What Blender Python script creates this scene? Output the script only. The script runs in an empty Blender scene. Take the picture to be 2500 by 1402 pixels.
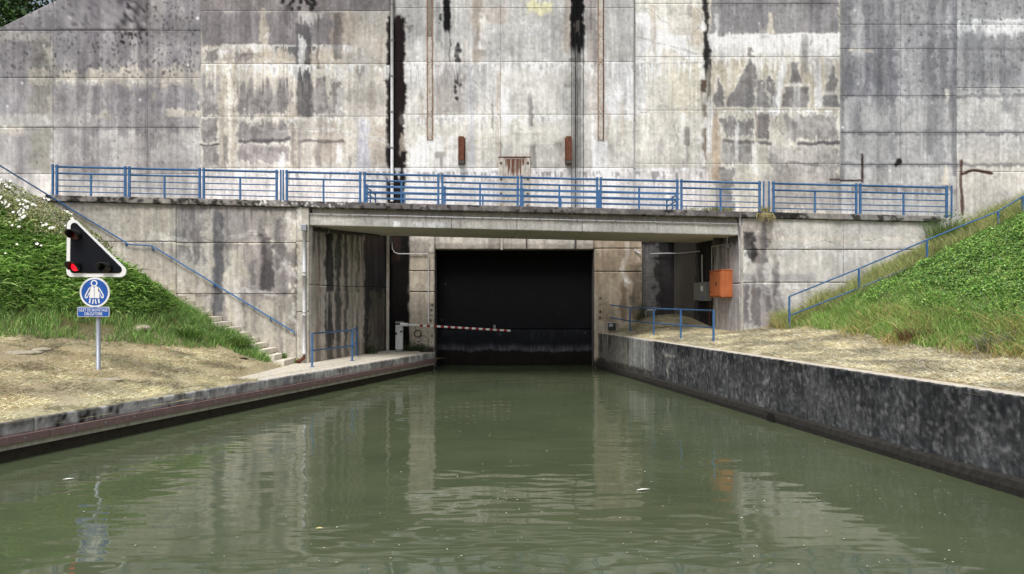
import bpy, bmesh, math, random
import numpy as np
from mathutils import Vector, Matrix
random.seed(7); rng = np.random.default_rng(7)
scn = bpy.context.scene
C = scn.collection
# ------------------------------------------------------------------ camera, sky, sun, exposure
F = 1800.0; CH = 2.82; HY = 728.0; CX = 1250.0
cam = bpy.data.cameras.new('camera'); camo = bpy.data.objects.new('camera', cam); C.objects.link(camo)
camo.location = (0, 0, CH); camo.rotation_euler = (math.radians(90), 0, 0)
cam.sensor_width = 36; cam.lens = F / 2500 * 36; cam.shift_y = 27 / 2500
cam.clip_start = .1; cam.clip_end = 600
scn.camera = camo
w = bpy.data.worlds.new('World'); scn.world = w; w.use_nodes = True
SUN_EL, SUN_AZ = 57, 196          # azimuth the light comes from, clockwise from +Y
nt = w.node_tree; nt.nodes.clear()
sky = nt.nodes.new('ShaderNodeTexSky'); sky.sky_type = 'NISHITA'; sky.sun_disc = False
sky.sun_elevation = math.radians(SUN_EL); sky.sun_rotation = math.radians(SUN_AZ)
sky.dust_density = 4.0; sky.air_density = 1.0
bg = nt.nodes.new('ShaderNodeBackground'); bg.inputs[1].default_value = .10
hs = nt.nodes.new('ShaderNodeHueSaturation'); hs.inputs['Saturation'].default_value = .5
ow = nt.nodes.new('ShaderNodeOutputWorld')
nt.links.new(sky.outputs[0], hs.inputs['Color']); nt.links.new(hs.outputs[0], bg.inputs[0]); nt.links.new(bg.outputs[0], ow.inputs[0])
sl = bpy.data.lights.new('sun', 'SUN'); sl.energy = 1.5; sl.angle = math.radians(22); sl.color = (1, .99, .985)
so = bpy.data.objects.new('sun', sl); C.objects.link(so)
az, el = math.radians(SUN_AZ), math.radians(SUN_EL)
dv = Vector((math.sin(az) * math.cos(el), math.cos(az) * math.cos(el), math.sin(el)))
so.rotation_euler = dv.to_track_quat('Z', 'Y').to_euler(); so.location = (0, -20, 30)
vs = scn.view_settings
vs.view_transform = 'Standard'; vs.look = 'None'; vs.gamma = 1; vs.use_curve_mapping = False; vs.exposure = 0.64
scn.render.engine = 'CYCLES'; scn.cycles.use_denoising = True; scn.cycles.max_bounces = 6

# ------------------------------------------------------------------ small helpers
def lin(*c):
    r = []
    for v in c:
        v /= 255.0
        r.append(v / 12.92 if v <= .04045 else ((v + .055) / 1.055) ** 2.4)
    return tuple(r)
def at(px, py, Y): return Vector(((px - CX) / F * Y, Y, CH - (py - HY) / F * Y))
def tag(o, label=None, cat=None, group=None, kind=None):
    if label: o['label'] = label
    if cat: o['category'] = cat
    if group: o['group'] = group
    if kind: o['kind'] = kind
    return o
def thing(name, label, cat, loc=(0, 0, 0), group=None):
    o = bpy.data.objects.new(name, None); C.objects.link(o); o.location = loc; o.empty_display_size = .2
    return tag(o, label, cat, group)
def link(name, me, parent=None, loc=None):
    o = bpy.data.objects.new(name, me); C.objects.link(o)
    if parent: o.parent = parent
    if loc is not None: o.location = loc
    return o
def copy_tree(o, parent=None):
    c = o.copy(); C.objects.link(c); c.parent = parent
    for ch in list(o.children): copy_tree(ch, c)
    return c
class MB:
    def __init__(s): s.v = []; s.f = []; s.sm = []
    def add(s, vs_, fs, smooth=False):
        b = len(s.v); s.v += [tuple(p) for p in vs_]; s.f += [tuple(i + b for i in f) for f in fs]; s.sm += [smooth] * len(fs); return s
    def box(s, x0, x1, y0, y1, z0, z1, c=.0):
        if c <= 0:
            vs_ = [(x, y, z) for z in (z0, z1) for y in (y0, y1) for x in (x0, x1)]
            return s.add(vs_, [(0, 2, 3, 1), (4, 5, 7, 6), (0, 1, 5, 4), (2, 6, 7, 3), (0, 4, 6, 2), (1, 3, 7, 5)])
        bm = bmesh.new(); bmesh.ops.create_cube(bm, size=1)
        bmesh.ops.scale(bm, vec=(x1 - x0, y1 - y0, z1 - z0), verts=bm.verts)
        bmesh.ops.translate(bm, vec=((x0 + x1) / 2, (y0 + y1) / 2, (z0 + z1) / 2), verts=bm.verts)
        bmesh.ops.bevel(bm, geom=bm.edges[:], offset=c, segments=2, affect='EDGES', profile=.5)
        bm.verts.index_update()
        s.add([v.co[:] for v in bm.verts], [[v.index for v in f.verts] for f in bm.faces]); bm.free(); return s
    def tube(s, pts, r, n=8, cap=True):
        pts = [Vector(p) for p in pts]; rings = []
        rr = r if isinstance(r, (list, tuple)) else [r] * len(pts)
        for i, p in enumerate(pts):
            a = pts[max(i - 1, 0)]; b = pts[min(i + 1, len(pts) - 1)]
            d = (b - a).normalized(); up = Vector((0, 0, 1)) if abs(d.z) < .9 else Vector((0, 1, 0))
            e1 = d.cross(up).normalized(); e2 = d.cross(e1).normalized()
            rings.append([p + (e1 * math.cos(t) + e2 * math.sin(t)) * rr[i] for t in [2 * math.pi * k / n for k in range(n)]])
        b0 = len(s.v)
        s.v += [tuple(q) for R in rings for q in R]
        for i in range(len(pts) - 1):
            for k in range(n):
                s.f.append((b0 + i * n + k, b0 + i * n + (k + 1) % n, b0 + (i + 1) * n + (k + 1) % n, b0 + (i + 1) * n + k)); s.sm.append(True)
        if cap:
            s.f.append(tuple(b0 + k for k in range(n))); s.sm.append(False)
            s.f.append(tuple(b0 + (len(pts) - 1) * n + n - 1 - k for k in range(n))); s.sm.append(False)
        return s
    def prism(s, poly, y0, y1):          # polygon in x,z extruded along y (front = y0)
        n = len(poly); a = sum(poly[i][0] * poly[(i + 1) % n][1] - poly[(i + 1) % n][0] * poly[i][1] for i in range(n))
        if a < 0: poly = poly[::-1]
        vs_ = [(x, y0, z) for x, z in poly] + [(x, y1, z) for x, z in poly]
        return s.add(vs_, [tuple(range(n)), tuple(range(2 * n - 1, n - 1, -1))] + [((i + 1) % n, i, n + i, n + (i + 1) % n) for i in range(n)])
    def ringprism(s, outer, inner, y0, y1):
        n = len(outer); vs_ = [(x, y0, z) for x, z in outer] + [(x, y0, z) for x, z in inner] + [(x, y1, z) for x, z in outer] + [(x, y1, z) for x, z in inner]
        fs = []
        for i in range(n):
            j = (i + 1) % n
            fs += [(i, j, n + j, n + i), (2 * n + j, 2 * n + i, 3 * n + i, 3 * n + j), (j, i, 2 * n + i, 2 * n + j), (n + i, n + j, 3 * n + j, 3 * n + i)]
        return s.add(vs_, fs)
    def plan(s, poly, z0, z1):           # polygon in x,y extruded along z; z1 may be a function
        n = len(poly); a = sum(poly[i][0] * poly[(i + 1) % n][1] - poly[(i + 1) % n][0] * poly[i][1] for i in range(n))
        if a < 0: poly = poly[::-1]
        f0 = z0 if callable(z0) else (lambda x, y: z0); f1 = z1 if callable(z1) else (lambda x, y: z1)
        vs_ = [(x, y, f0(x, y)) for x, y in poly] + [(x, y, f1(x, y)) for x, y in poly]
        return s.add(vs_, [tuple(range(n - 1, -1, -1)), tuple(range(n, 2 * n))] + [(i, (i + 1) % n, n + (i + 1) % n, n + i) for i in range(n)])
    def mesh(s, name, m):
        me = bpy.data.meshes.new(name); me.from_pydata(s.v, [], s.f)
        me.polygons.foreach_set('use_smooth', s.sm); me.materials.append(m); me.update(); return me
    def obj(s, name, m, parent=None, loc=None): return link(name, s.mesh(name, m), parent, loc)
def circle(cx, cz, r, n=28, a0=0): return [(cx + r * math.cos(a0 + 2 * math.pi * k / n), cz + r * math.sin(a0 + 2 * math.pi * k / n)) for k in range(n)]
def roundpoly(pts, r, n=6):
    out = []; N = len(pts)
    for i in range(N):
        p0, p, p1 = Vector(pts[i - 1]), Vector(pts[i]), Vector(pts[(i + 1) % N])
        a = (p0 - p).normalized(); b = (p1 - p).normalized(); ang = a.angle(b)
        d = r / math.tan(ang / 2); c = p + (a + b).normalized() * (r / math.sin(ang / 2))
        s = p + a * d - c; e = p + b * d - c
        a0 = math.atan2(s.y, s.x); a1 = math.atan2(e.y, e.x); da = (a1 - a0 + math.pi) % (2 * math.pi) - math.pi
        out += [(c.x + r * math.cos(a0 + da * k / n), c.y + r * math.sin(a0 + da * k / n)) for k in range(n + 1)]
    return out
# numpy meshes
def np_mesh(name, V, loops, sizes, m, col=None, smooth=False):
    me = bpy.data.meshes.new(name); V = np.asarray(V, np.float32)
    me.vertices.add(len(V)); me.vertices.foreach_set('co', V.ravel())
    loops = np.asarray(loops, np.int32).ravel(); sizes = np.asarray(sizes, np.int32)
    me.loops.add(len(loops)); me.loops.foreach_set('vertex_index', loops)
    st = np.concatenate([[0], np.cumsum(sizes)[:-1]]).astype(np.int32)
    me.polygons.add(len(sizes)); me.polygons.foreach_set('loop_start', st); me.polygons.foreach_set('loop_total', sizes)
    if smooth: me.polygons.foreach_set('use_smooth', np.ones(len(sizes), bool))
    if col is not None:
        a = me.attributes.new('weather', 'FLOAT_COLOR', 'POINT')
        a.data.foreach_set('color', np.concatenate([np.asarray(col, np.float32), np.ones((len(V), 1), np.float32)], 1).ravel())
    me.materials.append(m); me.update(calc_edges=True); me.validate(); return me
# noise
def _h(ix, iy, s):
    n = (ix.astype(np.int64) * 374761393 + iy.astype(np.int64) * 668265263 + s * 1442695041) & 0xffffffff
    n = ((n ^ (n >> 13)) * 1274126177) & 0xffffffff
    n = ((n ^ (n >> 15)) * 2246822519) & 0xffffffff
    return ((n ^ (n >> 16)) & 0xffff) / 65535.0
def vn(x, y, s):
    x = np.asarray(x, float); y = np.asarray(y, float)
    ix = np.floor(x); iy = np.floor(y); fx = x - ix; fy = y - iy
    fx = fx * fx * (3 - 2 * fx); fy = fy * fy * (3 - 2 * fy)
    return (_h(ix, iy, s) * (1 - fx) + _h(ix + 1, iy, s) * fx) * (1 - fy) + (_h(ix, iy + 1, s) * (1 - fx) + _h(ix + 1, iy + 1, s) * fx) * fy
def fbm(x, y, s, o=4):
    t = 0; a = .5; n = 0
    for k in range(o):
        t = t + a * vn(x * 2 ** k + 17.3 * k, y * 2 ** k + 5.1 * k, s + k * 13); n += a; a *= .55
    return t / n
def sst(a, b, x):
    t = np.clip((x - a) / (b - a), 0, 1); return t * t * (3 - 2 * t)

# ------------------------------------------------------------------ materials
def new_mat(name):
    m = bpy.data.materials.new(name); m.use_nodes = True; n = m.node_tree; n.nodes.clear()
    o = n.nodes.new('ShaderNodeOutputMaterial'); p = n.nodes.new('ShaderNodeBsdfPrincipled'); n.links.new(p.outputs[0], o.inputs[0])
    return m, n, p, o
def noise_node(n, scale, detail=4, rough=.6, vec=None, stretch=None):
    t = n.nodes.new('ShaderNodeTexNoise'); t.inputs['Scale'].default_value = scale; t.inputs['Detail'].default_value = detail; t.inputs['Roughness'].default_value = rough
    g = n.nodes.new('ShaderNodeNewGeometry'); src = g.outputs['Position']
    if stretch:
        mp = n.nodes.new('ShaderNodeMapping'); mp.inputs['Scale'].default_value = stretch; n.links.new(src, mp.inputs['Vector']); src = mp.outputs[0]
    n.links.new(src, t.inputs['Vector']); return t
def ramp(n, src, a, b, c0, c1):
    r = n.nodes.new('ShaderNodeValToRGB'); r.color_ramp.elements[0].position = a; r.color_ramp.elements[1].position = b
    r.color_ramp.elements[0].color = (*c0, 1) if len(c0) == 3 else c0; r.color_ramp.elements[1].color = (*c1, 1) if len(c1) == 3 else c1
    n.links.new(src, r.inputs[0]); return r
def mixc(n, kind, fac, a, b):
    m = n.nodes.new('ShaderNodeMix'); m.data_type = 'RGBA'; m.blend_type = kind
    for i, v in ((0, fac), (6, a), (7, b)):
        if hasattr(v, 'is_linked') or hasattr(v, 'links'): n.links.new(v, m.inputs[i])
        else: m.inputs[i].default_value = v if i == 0 else (*v, 1)
    return m.outputs[2]
def bump(n, p, src, strength, dist):
    b = n.nodes.new('ShaderNodeBump'); b.inputs['Strength'].default_value = strength; b.inputs['Distance'].default_value = dist
    n.links.new(src, b.inputs['Height']); n.links.new(b.outputs[0], p.inputs['Normal'])
def painted(name, rough=.9, grain=.24, streak=.09, bd=.012, pits=True):
    m, n, p, o = new_mat(name)
    at_ = n.nodes.new('ShaderNodeAttribute'); at_.attribute_name = 'weather'
    g1 = noise_node(n, 26, 5, .7); r1 = ramp(n, g1.outputs[0], .3, .72, (1 - grain,) * 3, (1 + grain * .95,) * 3)
    g2 = noise_node(n, 1, 5, .65, stretch=(9, 9, .8)); r2 = ramp(n, g2.outputs[0], .32, .7, (1 - streak,) * 3, (1 + streak * .95,) * 3)
    c = mixc(n, 'MULTIPLY', 1.0, at_.outputs['Color'], r1.outputs[0]); c = mixc(n, 'MULTIPLY', 1.0, c, r2.outputs[0])
    if pits:
        g3 = noise_node(n, 11, 3, .8); r3 = ramp(n, g3.outputs[0], .27, .33, (.45,) * 3, (1,) * 3)
        c = mixc(n, 'MULTIPLY', .8, c, r3.outputs[0])
    n.links.new(c, p.inputs['Base Color']); p.inputs['Roughness'].default_value = rough; p.inputs['Specular IOR Level'].default_value = .15
    bump(n, p, g1.outputs[0], .6, bd); return m
def plain(name, col, rough=.5, metal=0, var=.15, vscale=8, spec=.5, dirt=None, bd=0):
    m, n, p, o = new_mat(name)
    t = noise_node(n, vscale, 5, .65); r = ramp(n, t.outputs[0], .3, .7, tuple(max(0, c * (1 - var)) for c in col), tuple(c * (1 + var) for c in col))
    c = r.outputs[0]
    if dirt:
        t2 = noise_node(n, 3.1, 6, .7, stretch=(3, 3, 1)); r2 = ramp(n, t2.outputs[0], .5, .68, (0,) * 3, (1,) * 3)
        c = mixc(n, 'MIX', r2.outputs[0], c, dirt)
    n.links.new(c, p.inputs['Base Color']); p.inputs['Roughness'].default_value = rough; p.inputs['Metallic'].default_value = metal
    p.inputs['Specular IOR Level'].default_value = spec
    if bd: bump(n, p, t.outputs[0], .5, bd)
    return m
def worn_blue():
    m, n, p, o = new_mat('worn_blue_paint'); t = noise_node(n, 6, 5, .7); r0 = ramp(n, t.outputs[0], .35, .7, lin(44, 90, 142), lin(78, 116, 152))
    t2 = noise_node(n, 38, 4, .75); r2 = ramp(n, t2.outputs[0], .66, .71, (0,) * 3, (1,) * 3); c = mixc(n, 'MIX', r2.outputs[0], r0.outputs[0], lin(104, 76, 60))
    t3 = noise_node(n, 22, 3, .6); r3 = ramp(n, t3.outputs[0], .66, .74, (0,) * 3, (1,) * 3); c = mixc(n, 'MIX', r3.outputs[0], c, lin(128, 146, 164))
    n.links.new(c, p.inputs['Base Color']); p.inputs['Roughness'].default_value = .55; p.inputs['Specular IOR Level'].default_value = .3; return m
def foliage(name, rough=.55, trans=.25, spec=.35):
    m, n, p, o = new_mat(name)
    a = n.nodes.new('ShaderNodeAttribute'); a.attribute_name = 'weather'
    n.links.new(a.outputs['Color'], p.inputs['Base Color']); p.inputs['Roughness'].default_value = rough; p.inputs['Specular IOR Level'].default_value = spec
    if trans:
        t = n.nodes.new('ShaderNodeBsdfTranslucent'); n.links.new(a.outputs['Color'], t.inputs['Color'])
        mx = n.nodes.new('ShaderNodeMixShader'); mx.inputs[0].default_value = trans
        n.links.new(p.outputs[0], mx.inputs[1]); n.links.new(t.outputs[0], mx.inputs[2]); n.links.new(mx.outputs[0], o.inputs[0])
    return m
M = {}
M['wall'] = painted('weathered_concrete')
M['ground'] = painted('dry_ground', .95, .35, .05, .02, False)
M['core'] = plain('joint_shadow_concrete', lin(92, 86, 80), .95)
M['conc'] = plain('grey_concrete', lin(176, 172, 162), .9, var=.22, vscale=5, spec=.2, dirt=lin(140, 134, 124), bd=.01)
M['lightconc'] = plain('pale_concrete', lin(205, 198, 182), .9, var=.16, vscale=5, spec=.2, dirt=lin(168, 158, 140), bd=.01)
M['step'] = plain('pale_step_concrete', lin(222, 215, 200), .9, var=.12, vscale=6, spec=.2, dirt=lin(196, 188, 170), bd=.01)
M['soffit'] = plain('soffit_concrete', lin(176, 170, 156), .9, var=.12, vscale=2.5, spec=.2, dirt=lin(150, 143, 128))
M['blue'] = worn_blue()
M['gate'] = plain('black_steel', lin(22, 23, 30), .7, var=.3, vscale=3, spec=.25, dirt=lin(28, 28, 34))
M['gatelow'] = plain('dark_blue_steel', lin(40, 44, 58), .7, var=.25, vscale=4, spec=.25, dirt=lin(30, 32, 40))
M['scum'] = plain('dried_scum', lin(128, 126, 128), .9, var=.5, vscale=7)
M['wet'] = plain('wet_algae_steel', lin(26, 22, 18), .6, var=.4, vscale=6)
M['fender'] = plain('brown_fender', lin(126, 102, 98), .7, var=.12, vscale=10, dirt=lin(140, 118, 112), spec=.3)
M['under'] = plain('wet_dark_concrete', lin(62, 54, 42), .7, var=.4, vscale=6, dirt=lin(72, 66, 36))
M['galv'] = plain('galvanised_steel', lin(150, 155, 162), .45, .3, var=.1, vscale=20)
M['pvc'] = plain('grey_white_plastic', lin(196, 196, 198), .5, var=.08, vscale=10, dirt=lin(170, 166, 158))
M['darkpipe'] = plain('dark_pipe', lin(70, 66, 62), .7, var=.3)
M['rust'] = plain('rust', lin(104, 68, 54), .9, var=.35, vscale=14, dirt=lin(70, 42, 34), spec=.1, bd=.01)
M['rustpale'] = plain('pale_rusty_steel', lin(188, 183, 174), .9, var=.25, vscale=9, dirt=lin(160, 134, 112), spec=.1)
M['rustedge'] = plain('rust_flecked_steel', lin(160, 132, 112), .9, var=.3, vscale=12, dirt=lin(112, 76, 56), spec=.1)
M['white'] = plain('white_paint', lin(232, 232, 230), .4, var=.04)
M['signblack'] = plain('black_panel', lin(18, 20, 27), .6, var=.1, vscale=2, spec=.15)
M['black'] = plain('black_plastic', lin(20, 20, 21), .45, var=.15)
M['signblue'] = plain('sign_blue', lin(22, 84, 168), .35, var=.05)
M['redpaint'] = plain('red_paint', lin(150, 36, 40), .5, var=.15)
M['orange'] = plain('orange_plastic', lin(176, 102, 62), .6, var=.1, vscale=4, dirt=lin(160, 92, 56), spec=.2)
M['greybox'] = plain('grey_enamel', lin(120, 122, 118), .5, var=.1)
M['cablk'] = plain('black_rubber', lin(16, 15, 15), .8)
M['darkred'] = plain('unlit_red_lens', lin(74, 10, 14), .25, var=.1)
M['darklens'] = plain('unlit_lens', lin(22, 24, 26), .25, var=.1)
M['bark'] = plain('bark', lin(90, 76, 60), .9, var=.3)
M['stone'] = plain('pale_rock', lin(166, 158, 138), .95, var=.25, vscale=9, dirt=lin(150, 138, 108), bd=.02)
M['leaf'] = foliage('leaf_green'); M['gloss'] = foliage('glossy_leaf', .4, .15, .5); M['straw'] = foliage('straw', .8, .1, .15)
M['petal'] = plain('white_petal', lin(238, 236, 228), .7, var=.04)
m, n, p, o = new_mat('red_lamp_light')
p.inputs['Base Color'].default_value = (*lin(200, 10, 30), 1); p.inputs['Emission Color'].default_value = (*lin(255, 22, 44), 1); p.inputs['Emission Strength'].default_value = .85
M['lamp'] = m
# water
m, n, p, o = new_mat('murky_water')
t = noise_node(n, .35, 4, .6); r = ramp(n, t.outputs[0], .3, .7, lin(73, 82, 60), lin(87, 95, 70)); n.links.new(r.outputs[0], p.inputs['Base Color'])
p.inputs['Roughness'].default_value = .035; p.inputs['IOR'].default_value = 1.33; p.inputs['Specular IOR Level'].default_value = .5
a1 = noise_node(n, 1, 2, .45, stretch=(.75, 1.7, 1)); a2 = noise_node(n, 1, 0, .5, stretch=(2.3, 4.2, 1)); a3 = noise_node(n, .2, 2, .5)
rr = ramp(n, a3.outputs[0], .42, .62, (.25,) * 3, (1,) * 3)
def mth(op, a, b):
    q = n.nodes.new('ShaderNodeMath'); q.operation = op
    for i, v in ((0, a), (1, b)):
        if isinstance(v, (int, float)): q.inputs[i].default_value = v
        else: n.links.new(v, q.inputs[i])
    return q.outputs[0]
hgt = mth('ADD', a1.outputs[0], mth('MULTIPLY', mth('MULTIPLY', a2.outputs[0], .30), rr.outputs[0]))
bump(n, p, hgt, .36, .05)
M['water'] = m

# ------------------------------------------------------------------ places
YB, YD = 24.2, 30.0
def ztop(X, Y=YB):                     # walkway level: falls gently to the right
    return 5.844 - .0235 * X
def xe_l(Y): return -13.02 + .345 * Y
def xe_r(Y): return 3.42 + (30 - Y) * .1985
ZL, ZR = .70, 1.42
LN = np.array([-.661, .751]); LP = np.array([-8.0, 22.8])
def d2_l(X, Y): return (X - LP[0]) * LN[0] + (Y - LP[1]) * LN[1]
def z_left(X, Y):
    X = np.asarray(X, float); Y = np.asarray(Y, float)
    d = np.maximum(0, .945 * (xe_l(Y) - X) - .5)
    k = 1 - sst(-8.6, -7.0, X) * sst(21.0, 23.0, Y)
    d2 = d2_l(X, Y)
    flat = .725 + .2 * np.minimum(d, 5.2) * k
    hill = .72 * np.log1p(np.exp(np.clip((d2 - .15) * 5, -40, 40))) / 5
    z = flat + np.clip(hill, 0, 6.5)
    z = z + .13 * (fbm(X * 1.7, Y * 1.7, 3) - .5) * sst(.3, 1.5, d)
    zs = .80 + .567 * (-7.1 - X)
    lim = np.where(Y > 21.8, np.maximum(zs - .08, .715) + np.maximum(0, 22.75 - Y) * 1.1, 99.)
    return np.minimum(z, lim)
def xt_r(Y): return 8.8 + (22.7 - Y) * .21
def z_right(X, Y):
    X = np.asarray(X, float); Y = np.asarray(Y, float)
    d = np.maximum(0, X - xe_r(Y) - .35)
    s = .03 + .085 * sst(16, 22, Y)
    xt = xt_r(np.clip(Y, 5, 24))
    db = np.minimum(d, np.maximum(0, xt - xe_r(Y) - .35))
    h = .5 * np.log1p(np.exp(np.clip((X - xt) * 4, -40, 60))) / 4
    z = ZR + .012 + s * db + np.clip(h, 0, 5.2) + .12 * (fbm(X * 1.6, Y * 1.6, 5) - .5) * sst(.2, 1, d)
    z = z + .4 * sst(25.5, 29.5, Y) * sst(0.1, 1.5, d) * (1 - sst(7, 9, X))
    return np.minimum(z, np.where(Y > 24.2, 5.35, 99.))
DRY1, DRY2, DRY3 = np.array(lin(190, 180, 146)), np.array(lin(158, 140, 108)), np.array(lin(200, 190, 150))
GRN = np.array(lin(82, 98, 48)); SOIL = np.array(lin(120, 98, 74))
def platform_mask(X, Y):
    l = -.0 + np.where(Y < 22.8, (xe_l(19) - .95) + (Y - 19) * ((-7.15) - (xe_l(19) - .95)) / 3.8, -7.15)
    return (Y > 19) & (X > l)
# terrain strips
def terrain(name, sgn, zf, xef, ds, Ys, lower):
    D, YY = np.meshgrid(ds, Ys); XX = xef(YY) + sgn * D
    Z = zf(XX, YY)
    n1 = fbm(XX * 1.1, YY * 1.1, 21)[..., None]; n2 = fbm(XX * 4, YY * 4, 22)[..., None]
    n1 = sst(.3, .7, n1); n3 = sst(.5, .7, fbm(XX * .7 + 9, YY * .7, 29))[..., None]; col = DRY1 * (1 - n1) + DRY2 * n1; col = col * (1 - n3 * .5) + np.array(lin(176, 170, 150)) * n3 * .5; col = col * (.7 + .6 * n2)
    if sgn < 0:
        g = sst(-.2, .8, d2_l(XX, YY))[..., None]; br = sst(.6, 2.2, D)[..., None] * .5; col = col * (1 - br) + DRY2 * br
        e = (1 - sst(.25, 1.1, D))[..., None]; col = col * (1 - e * .7) + np.array(lin(186, 178, 140)) * e * .7
        Z = np.where(platform_mask(XX, YY) | (D < .1), Z - .2, Z)
        Z = np.where((XX > -7.0) & (YY > 24.1), .4, Z); Z = np.where((XX <= -6.9) & (YY > 24.0), np.minimum(Z, .6), Z)
    else:
        g = sst(-.1, .8, XX - xt_r(YY))[..., None]
        Z = np.where(D < .34, Z - .1, Z)
    col = col * (1 - g) + (GRN * (.5 + .6 * n2) * .6 + SOIL * .25) * g
    nY, nX = Z.shape; idx = np.arange(nY * nX).reshape(nY, nX)
    q = np.stack([idx[:-1, :-1], idx[:-1, 1:], idx[1:, 1:], idx[1:, :-1]], -1).reshape(-1, 4)
    if sgn < 0: q = q[:, ::-1]
    me = np_mesh(name, np.stack([XX, YY, Z], -1).reshape(-1, 3), q, np.full(len(q), 4), M['ground'], col.reshape(-1, 3), True)
    return tag(link(name, me), kind='structure')
ds = np.concatenate([np.arange(0, 2, .1), np.arange(2, 14, .22), np.arange(14, 60, 3)])
Ys = np.concatenate([np.arange(-30, 8, 2), np.arange(8, 30.01, .2)])
terrain('left_bank', -1, z_left, xe_l, ds, Ys, None)
terrain('right_bank', 1, z_right, xe_r, ds, Ys, None)
mb = MB(); mb.add([(-40, -60, 0), (40, -60, 0), (40, 31.2, 0), (-40, 31.2, 0)], [(0, 1, 2, 3)]); tag(mb.obj('canal_water', M['water']), kind='structure')
mb = MB(); mb.add([(-400, -400, -1.5), (400, -400, -1.5), (400, 400, -1.5), (-400, 400, -1.5)], [(0, 1, 2, 3)])
tag(mb.obj('ground', plain('far_ground', lin(96, 100, 66), .95)), kind='structure')
mb = MB()
for x0, x1 in ((-90, 90),):
    mb.add([(x0, 33.2, 11.5), (x1, 33.2, 11.5), (x1, 120, 14), (x0, 120, 14)], [(0, 1, 2, 3)])
tag(mb.obj('hillside', plain('hill_grass', lin(88, 104, 56), .95)), kind='structure')

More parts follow.
